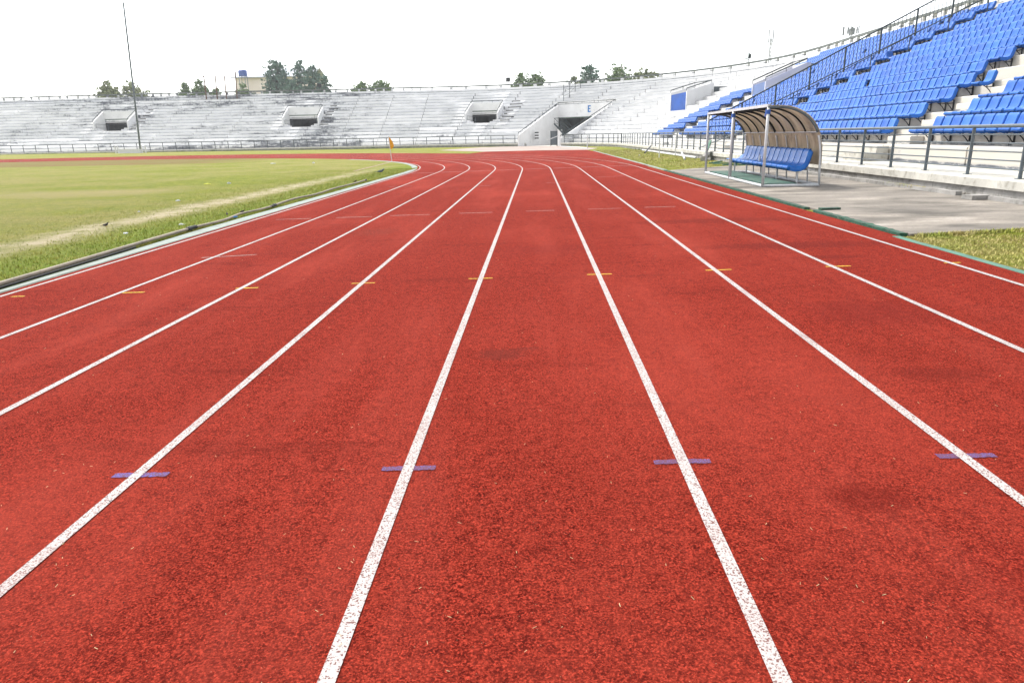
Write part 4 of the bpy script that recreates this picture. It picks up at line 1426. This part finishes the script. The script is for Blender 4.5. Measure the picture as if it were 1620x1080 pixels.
bird((-6.35, 25.0, -.06), .2, .13, M['birddark'], 'small dark bird perched at the far hose end')
bird((-6.75, 31.2, -.06), .1, .30, M['birdgrey'], 'larger grey pigeon feeding at the kerb before the corner flag')

# straw and grit on the track: real slivers
random.seed(31)
mb = MB(); mg = MB()
for i in range(620):
    y = 1.2 + 14 * random.random() ** 2.0; x = random.uniform(-.75 * y - .4, .75 * y + .3)
    if not (A0 < x < 4.6): continue
    a = random.uniform(0, PI); l = random.uniform(.002, .0075); w = random.uniform(.0004, .0009)
    dx, dy = math.cos(a), math.sin(a); z = gz_r(x - A0) + .012
    if random.random() < .72:
        mb.prism([(x - dx * l - dy * w, y - dy * l + dx * w, z), (x + dx * l - dy * w, y + dy * l + dx * w, z + .002), (x + dx * l + dy * w, y + dy * l - dx * w, z + .002), (x - dx * l + dy * w, y - dy * l - dx * w, z)], (0, 0, .001))
    else:
        r = random.uniform(.0012, .003); mg.sphere((x, y, z), (r, r * 1.4, r), 5, 3)
struct(mb.build('straw_litter', M['straw']), 'stuff')
struct(mg.build('dark_grit', M['grit']), 'stuff')

# grass blades near the camera sides
random.seed(13)
mb = MB()
def blade(x, y, z, h):
    a = random.uniform(0, 2 * PI); w = random.uniform(.003, .007) * (1 + y * .05); lean = random.uniform(.2, .9) * h
    dx, dy = math.cos(a), math.sin(a)
    b0 = Vector((x - dy * w, y + dx * w, z)); b1 = Vector((x + dy * w, y - dx * w, z))
    t = Vector((x + dx * lean, y + dy * lean, z + h))
    o = len(mb.v); mb.v += [tuple(b0), tuple(b1), tuple(t)]; mb.f.append((o, o + 1, o + 2))
for i in range(52000):
    y = 5 + 31 * random.random() ** 1.3
    x = -5.70 - kerb_w(y) + .03 - 5.6 * random.random() ** 1.4
    if x < -.80 * y: continue
    d = abs(x + 8.05)
    if d < .5 and random.random() < .9 - d: continue
    if x < -7.5 and random.random() < (-7.5 - x) / 4.2 * .95: continue
    lush = 1.2 if x > -7.2 else .7 - .09 * (-7.2 - x)
    blade(x, y, -.062, random.uniform(.015, .045) * lush)
for i in range(6000):
    y = 5 + 31 * random.random() ** 1.2
    blade(-5.70 - kerb_w(y) + .025 - abs(random.gauss(0, .05)), y, -.062, random.uniform(.03, .06))
for i in range(14000):
    y = random.uniform(5.0, 9.35 + .0); x = random.uniform(4.75, 7.2)
    if y > 9.28 + (x - 4.86) * .223: continue
    blade(x, y, .054, random.uniform(.010, .028))
for i in range(1200):
    x = random.uniform(4.9, 7.5); blade(x, 9.27 + (x - 4.86) * .223 - abs(random.gauss(0, .05)), .054, random.uniform(.03, .075))
for i in range(9000):
    y = random.uniform(28.5, 64); x = random.uniform(5.0, 8.6); blade(x, y, .054, random.uniform(.02, .06))
for i in range(700):
    blade(random.uniform(8.55, 8.62) - .12, 16.6 + random.gauss(0, .45), .12, random.uniform(.03, .07))
struct(mb.build('grass_blades', M['blade']), 'stuff')

# weeds at the foot of the far wall
random.seed(17)
mb = MB()
def weed(u, s=-.12, n=26, h=.22, zz=.1):
    for _ in range(n):
        x, y = bx(u + random.gauss(0, .35), s - abs(random.gauss(0, .08)))
        a = random.uniform(0, 2 * PI); hh = random.uniform(.3, 1) * h; w = .03
        dx, dy = math.cos(a), math.sin(a); o = len(mb.v)
        mb.v += [(x - dy * w, y + dx * w, zz - .06), (x + dy * w, y - dx * w, zz - .06), (x + dx * hh * .5, y + dy * hh * .5, zz + hh)]
        mb.f.append((o, o + 1, o + 2))
u = ub + .3
while u < UEND - 10:
    weed(u, n=random.choice((4, 10, 20, 26)), h=random.choice((.12, .2, .3)), zz=.1 if u < 150 else .22); u += random.uniform(.5, 1.6)
u = 44 - Y0
while u < ua:
    weed(u, n=random.choice((4, 8, 16)), h=.15, zz=.06); u += random.uniform(.8, 2.5)
struct(mb.build('wall_weeds', M['leaf_green']), 'stuff')

# ------------------------------------------------------------------ lamps, antennas, posts
def floodlight(px, py, s, label, u_y, lens=None):
    p = at(px, py, u_y)
    uu = inv(p.x, p.y)[0]
    x, y = bx(uu, 19.46)
    root = empty('floodlight', (x, y, ZP + 1.25), math.atan2(*(Vector(bx(uu, 0)) - Vector(bx(uu, 10))).yx), label, 'lamp', None)
    mb = MB(); mb.tube([(0, 0, 0), (0, 0, .35)], .05, 8); mb.bar((0, -.36 * s, .36), (0, .36 * s, .36), .05, .06)
    for t_ in (-.36, .36): mb.bar((0, t_ * s, .36), (0, t_ * s, .75 * s + .1), .05, .04)
    mb.build('yoke', M['darkmetal'], root)
    mb = MB(); h = .33 * s; w = .34 * s
    c0 = (0, 0, .62 * s + .08)
    f0 = [(.26 * s, -w, c0[2] - h * .9), (.26 * s, w, c0[2] - h * .9), (.14 * s, w, c0[2] + h), (.14 * s, -w, c0[2] + h)]
    b0 = [(-.2 * s, -w * .7, c0[2] - h * .6), (-.2 * s, w * .7, c0[2] - h * .6), (-.22 * s, w * .7, c0[2] + h * .6), (-.22 * s, -w * .7, c0[2] + h * .6)]
    mb.add(f0 + b0, [(0, 1, 2, 3), (7, 6, 5, 4), (0, 4, 5, 1), (1, 5, 6, 2), (2, 6, 7, 3), (3, 7, 4, 0)])
    mb.build('lamp_housing', M['darkmetal'], root)
    mb = MB(); e = .012
    mb.prism([(f0[0][0] + e, f0[0][1] * .8, f0[0][2] + .05), (f0[1][0] + e, f0[1][1] * .8, f0[1][2] + .05), (f0[2][0] + e, f0[2][1] * .8, f0[2][2] - .05), (f0[3][0] + e, f0[3][1] * .8, f0[3][2] - .05)], (.01, 0, 0))
    mb.build('lens', lens or M['glass'], root)
floodlight(1166, 100, 1.0, 'square floodlight on the parapet above the unseated white rows', 90)
floodlight(798, 134, 1.0, 'dark round-backed floodlight on the far parapet beside the left tree clump', 116, M['black'])
floodlight(501, 139, .9, 'small dark lamp on the far parapet in front of the tall trees', 118, M['black'])

for i, (px, y0_, y1_) in enumerate([(323, 120, 146), (341, 120, 152), (355.5, 120, 152), (372.5, 112, 152)]):
    a = at(px + 2.2, y1_, 118.3); b_ = at(px - .6, y0_, 118.3)
    root = empty('rusty_post', (a.x, 118.3, ztread(NR - 1)), 0, ['leftmost rusty post on the far parapet, forked at its top', 'rusty post on the far parapet just right of the forked one', 'rusty post on the far parapet, third from the left', 'tallest rusty post on the far parapet before the beige building'][i], 'post', 'rusty posts on the far parapet')
    mb = MB(); d_ = Vector((b_.x - a.x, 0, b_.z - ztread(NR - 1)))
    mb.tube([(0, 0, 0), d_], .10, 6)
    if i == 0: mb.tube([d_ - Vector((0, 0, .5)), d_ + Vector((-.25, 0, .15))], .04, 6)
    mb.build('post_tube', M['rust'], root)

def antenna(name, px, ytop, Y, label, panels):
    g_ = at(px, 210, Y); t = at(px, ytop, Y)
    root = empty(name, (g_.x, Y, -.4), 0, label, 'antenna')
    H = t.z + .4
    mb = MB()
    w = .55
    for sx_, sy_ in ((-1, -1), (1, -1), (0, 1)):
        mb.tube([(sx_ * w, sy_ * w, 0), (sx_ * w * .35, sy_ * w * .35, H * .86)], .12, 5)
    nst = 26
    for i in range(nst):
        z0 = H * .86 * i / nst; z1 = H * .86 * (i + 1) / nst; f0 = w * (1 - .65 * i / nst); f1 = w * (1 - .65 * (i + 1) / nst)
        mb.tube([(-f0, -f0, z0), (f1, -f1, z1)], .04, 4); mb.tube([(f0, -f0, z0), (0, f1, z1)], .04, 4); mb.tube([(0, f0, z0), (-f1, -f1, z1)], .04, 4)
    mb.tube([(0, 0, H * .86), (0, 0, H)], [.12, .06], 5)
    mb.build('lattice_mast', M['antenna'], root)
    for (dx, dz0, dz1, ww) in panels:
        q = MB(); q.box((dx - ww, -.2, H + dz0), (dx + ww, .05, H + dz1)); q.bar((0, 0, H + (dz0 + dz1) / 2), (dx, 0, H + (dz0 + dz1) / 2), .08, .08)
        q.build('antenna_panel', M['antennadark'], root)
antenna('radio_mast', 1208, 35, 215, 'pale thin radio mast rising behind the right parapet', [(-.6, -5.5, -2, .12), (.6, -5.5, -2, .12)])
antenna('phone_mast', 1329, 22, 200, 'phone mast with a cluster of grey panels behind the stand', [(-1.95, -5.3, -3.1, .2), (-.8, -4.9, -3.3, .17), (-.3, -5.3, -3.6, .2), (.3, -5.2, -3.2, .2), (.75, -5.1, -3.5, .2), (1.5, -4.9, -3.3, .15), (1.95, -4.8, -2.9, .1)])

# ------------------------------------------------------------------ beige building with tank
Yb = 175.0
a = at(371, 150, Yb); b_ = at(492, 150, Yb); e = at(371, 122, Yb); rtop = at(371, 112.5, Yb)
bd = empty('beige_building', (a.x, Yb, 0), 0, 'beige building with pale sheet roof beyond the far stand', 'building')
W = b_.x - a.x; HE = e.z; HR = rtop.z + .9
mb = MB(); mb.box((.6, 0, -.4), (W, 12, HE)); mb.build('wall', M['beige'], bd)
mb = MB(); mb.prism([(-.3, -.8, HE - .1), (-.3, 6, HR), (-.3, 12.8, HE - .1), (-.3, 12.8, HE - .35), (-.3, 6, HR - .3), (-.3, -.8, HE - .35)], (W + 1.2, 0, 0)); mb.build('roof', M['roofsheet'], bd)
mb = MB(); mb.prism([(.2, .1, HE - .2), (.2, 11.9, HE - .2), (.2, 6, HR - .4)], (.35, 0, 0)); mb.build('gable', M['greymetal'], bd)
for i in range(3):
    mb = MB(); x = 3.5 + i * 5.2; mb.box((x, -.06, HE - 5.2), (x + 1.8, .02, HE - 3.6)); mb.build('window', M['greymetal'], bd)
tb = at(384.5, 121, Yb - 2); tt = at(384.5, 110.5, Yb - 2)
mb = MB(); n_ = []
z0_, z1_ = tb.z, tt.z
rad = (at(391, 121, Yb - 2).x - at(378, 121, Yb - 2).x) / 2
tk = empty('water_tank', (tb.x, Yb - 2.0, 0), 0, 'blue water tank raised at the eaves of the beige building', 'tank')
mb.tube([(0, 0, z0_), (0, 0, z0_ + .05), (0, 0, z1_ - .25), (0, 0, z1_ - .08), (0, 0, z1_)], [rad * .96, rad, rad, rad * .8, rad * .3], 16); mb.build('tank_body', M['tank'], tk, smooth=False)
mb = MB()
for dx, dy in ((-.7, -.7), (.7, -.7), (.7, .7), (-.7, .7)): mb.tube([(dx * rad, dy * rad, -.4), (dx * rad, dy * rad, z0_)], .1, 6)
mb.build('tower_frame', M['antenna'], tk)
ae = empty('roof_aerial', (at(383, 110, Yb + 6).x, Yb + 6, HR - .15), 0, 'thin aerial on the roof of the beige building', 'aerial')
mb = MB(); mb.tube([(0, 0, 0), (0, 0, 2.6)], .05, 5)
for z in (1.3, 2.0, 2.4): mb.tube([(-.55, 0, z), (.55, 0, z)], .03, 4)
mb.build('aerial_rods', M['antenna'], ae)

# ------------------------------------------------------------------ trees behind the stand
def tree(pxl, pxr, ytop, Y, leaf, label, seed, style='round', dens=1.0, group='trees behind the stand'):
    random.seed(seed)
    l, r, t = at(pxl - 2, ytop, Y), at(pxr + 2, ytop, Y), at((pxl + pxr) / 2, ytop - 1, Y)
    cx = (l.x + r.x) / 2; half = (r.x - l.x) / 2; H = t.z + .4
    ch = min(H * .72, max(half * 2.2, H * .45))      # crown height
    root = empty('broadleaf_tree' if style != 'bush' else 'flowering_tree', (cx, Y, -.4), 0, label, 'tree', group)
    z0 = H - ch
    mb = MB()
    mb.tube([(0, 0, 0), (.1, 0, z0 * .6), (-.1, .1, z0 + ch * .35), (.05, 0, H * .9)], [half * .09 + .12, half * .07 + .1, half * .05 + .05, .04], 8)
    lobes = []
    nl = 12 if style == 'round' else 11
    for i in range(nl):
        f = (i + .5) / nl
        if style == 'tall':
            rr = half * (1.0 - .62 * f ** 1.3); ang = i * 2.4 + random.uniform(-.4, .4)
            c = Vector((math.cos(ang) * rr * .58, math.sin(ang) * rr * .58, z0 + ch * (f * .88 + .02)))
            lr = half * (.50 - .22 * f) * random.uniform(.85, 1.25)
        else:
            ang = i * 2.4 + random.uniform(-.5, .5); q = math.sqrt(random.uniform(.02, 1))
            c = Vector((math.cos(ang) * half * .66 * q, math.sin(ang) * half * .6 * q, z0 + ch * (.48 + .36 * (1 - q * q) * random.uniform(.6, 1.1) - .30 * q * random.random())))
            lr = half * random.uniform(.38, .58)
        lobes.append((c, lr))
        mb.tube([(0, 0, z0 + max(0, (c.z - z0)) * .35), c], [half * .03 + .04, .02], 5)
    lobes.append((Vector((0, 0, H - half * .22)), half * .24))
    mb.build('trunk', M['bark'], root)
    cb = MB(); fb = MB()
    size = .26 + half * .022
    for c, lr in lobes:
        nlv = int(210 * dens * max(.6, lr * lr / (size * size * 10)))
        nlv = min(nlv, 1600)
        # sprays: leaves gathered in twig clusters, leaving gaps
        ntw = max(8, nlv // 11)
        for _ in range(ntw):
            v = Vector((random.gauss(0, 1), random.gauss(0, 1), random.gauss(0, .8))).normalized()
            tw = c + v * lr * random.uniform(.35, 1.4) ** .9
            for _ in range(11):
                p = tw + Vector((random.gauss(0, .30), random.gauss(0, .30), random.gauss(0, .24))) * (size * 1.9)
                n1 = Vector((random.gauss(0, 1), random.gauss(0, 1), random.gauss(.5, 1))).normalized()
                a_ = n1.cross(Vector((random.random(), random.random(), random.random()))).normalized(); b2 = n1.cross(a_)
                s1 = size * random.uniform(.45, 1.05); s2 = s1 * random.uniform(.4, .7)
                tgt = fb if style == 'bush' and random.random() < .07 else cb
                o = len(tgt.v)
                tgt.v += [tuple(p - a_ * s1), tuple(p - b2 * s2), tuple(p + a_ * s1), tuple(p + b2 * s2)]
                tgt.f.append((o, o + 1, o + 2, o + 3))
    cb.build('crown', leaf, root)
    if fb.v: fb.build('blossom', M['flower'], root)
    return root

T = M['leaf_teal']; G = M['leaf_green']; O = M['leaf_olive']
tree(148, 190, 131, 150, O, 'yellowish-green tree above the left end of the far parapet', 1)
tree(186, 228, 130, 152, O, 'olive tree behind the leaning mast', 2)
tree(279, 304, 133, 150, G, 'small rounded green tree left of the forked rusty post', 3)
tree(297, 330, 128, 153, G, 'taller green tree behind the forked rusty post', 4)
tree(332, 352, 141, 150, G, 'low bush crown between the rusty posts', 5)
tree(368, 400, 134, 152, G, 'small green tree in front of the beige wall', 6)
tree(410, 460, 97, 162, T, 'tall bluish-green tree covering the right part of the beige building', 7, 'tall', 1.2)
tree(446, 476, 128, 158, T, 'low dark crown between the two tall bluish trees', 8)
tree(457, 487, 96, 164, T, 'tall narrow bluish-green tree, the slimmest of the group', 9, 'tall', 1.2)
tree(474, 510, 105, 160, T, 'bluish-green tree just right of the slimmest tall tree', 10, 'tall', 1.2)
tree(500, 526, 121, 158, T, 'shortest bluish-green tree at the right end of the tall group', 11, 'tall')
tree(553, 588, 131, 152, G, 'green tree above the parapet left of the brownish crown', 12)
tree(582, 620, 128, 155, G, 'rounded brown-green tree above the middle of the far parapet', 13)
tree(804, 848, 119, 160, G, 'pale green tree beside the dark floodlight', 14)
tree(834, 864, 118, 158, G, 'small green tree right of the pale one by the floodlight', 15)
tree(894, 924, 122, 152, O, 'thin bare-twigged tree left of the dark peaked tree', 16, 'round', .35)
tree(910, 952, 103, 158, T, 'dark peaked tree above the tunnel', 17, 'tall', 1.0)
tree(955, 1000, 109, 150, G, 'green tree right of the dark peaked tree', 18, 'bush')
tree(985, 1050, 111, 152, O, 'wide flowering tree above the right parapet', 19, 'bush')

# ------------------------------------------------------------------ pale air over the stadium
hz = MB().box((-260, -16, -1.5), (140, 236, 48))
ho = hz.build('haze', bpy.data.materials.new('haze_air')); ho['kind'] = 'stuff'
hm = ho.data.materials[0]; hm.use_nodes = True
hn = hm.node_tree; hn.nodes.remove(hn.nodes['Principled BSDF'])
pv = hn.nodes.new('ShaderNodeVolumePrincipled'); pv.inputs['Color'].default_value = (.93, .96, 1, 1)
pv.inputs['Density'].default_value = .0004; pv.inputs['Anisotropy'].default_value = .3
hn.links.new(pv.outputs[0], hn.nodes['Material Output'].inputs['Volume'])

# ------------------------------------------------------------------ light
w = bpy.data.worlds.new('World'); sc.world = w; w.use_nodes = True
nt = w.node_tree; bg = nt.nodes['Background']
sky = nt.nodes.new('ShaderNodeTexSky'); sky.sky_type = 'NISHITA'; sky.sun_disc = False
SUN_EL, SUN_AZ = R(52), R(318)       # azimuth clockwise from +Y
sky.sun_elevation = SUN_EL; sky.sun_rotation = SUN_AZ
sky.air_density = 1.0; sky.dust_density = 1.5; sky.ozone_density = 1.0
hs = nt.nodes.new('ShaderNodeHueSaturation'); hs.inputs['Saturation'].default_value = .15; hs.inputs['Value'].default_value = 1.15
nt.links.new(sky.outputs[0], hs.inputs['Color']); nt.links.new(hs.outputs[0], bg.inputs[0])
bg.inputs[1].default_value = .13
sd = bpy.data.lights.new('sun', 'SUN'); sd.energy = 2.1; sd.angle = R(8); sd.color = (1, .96, .9)
so = bpy.data.objects.new('sun', sd); C.objects.link(so)
sv = Vector((math.sin(SUN_AZ) * math.cos(SUN_EL), math.cos(SUN_AZ) * math.cos(SUN_EL), math.sin(SUN_EL)))
so.rotation_euler = sv.to_track_quat('Z', 'Y').to_euler(); so.location = (0, 0, 60)
sc.view_settings.view_transform = 'Standard'; sc.view_settings.look = 'None'
sc.view_settings.exposure = 1.42; sc.view_settings.gamma = 1.0
sc.view_settings.use_curve_mapping = False
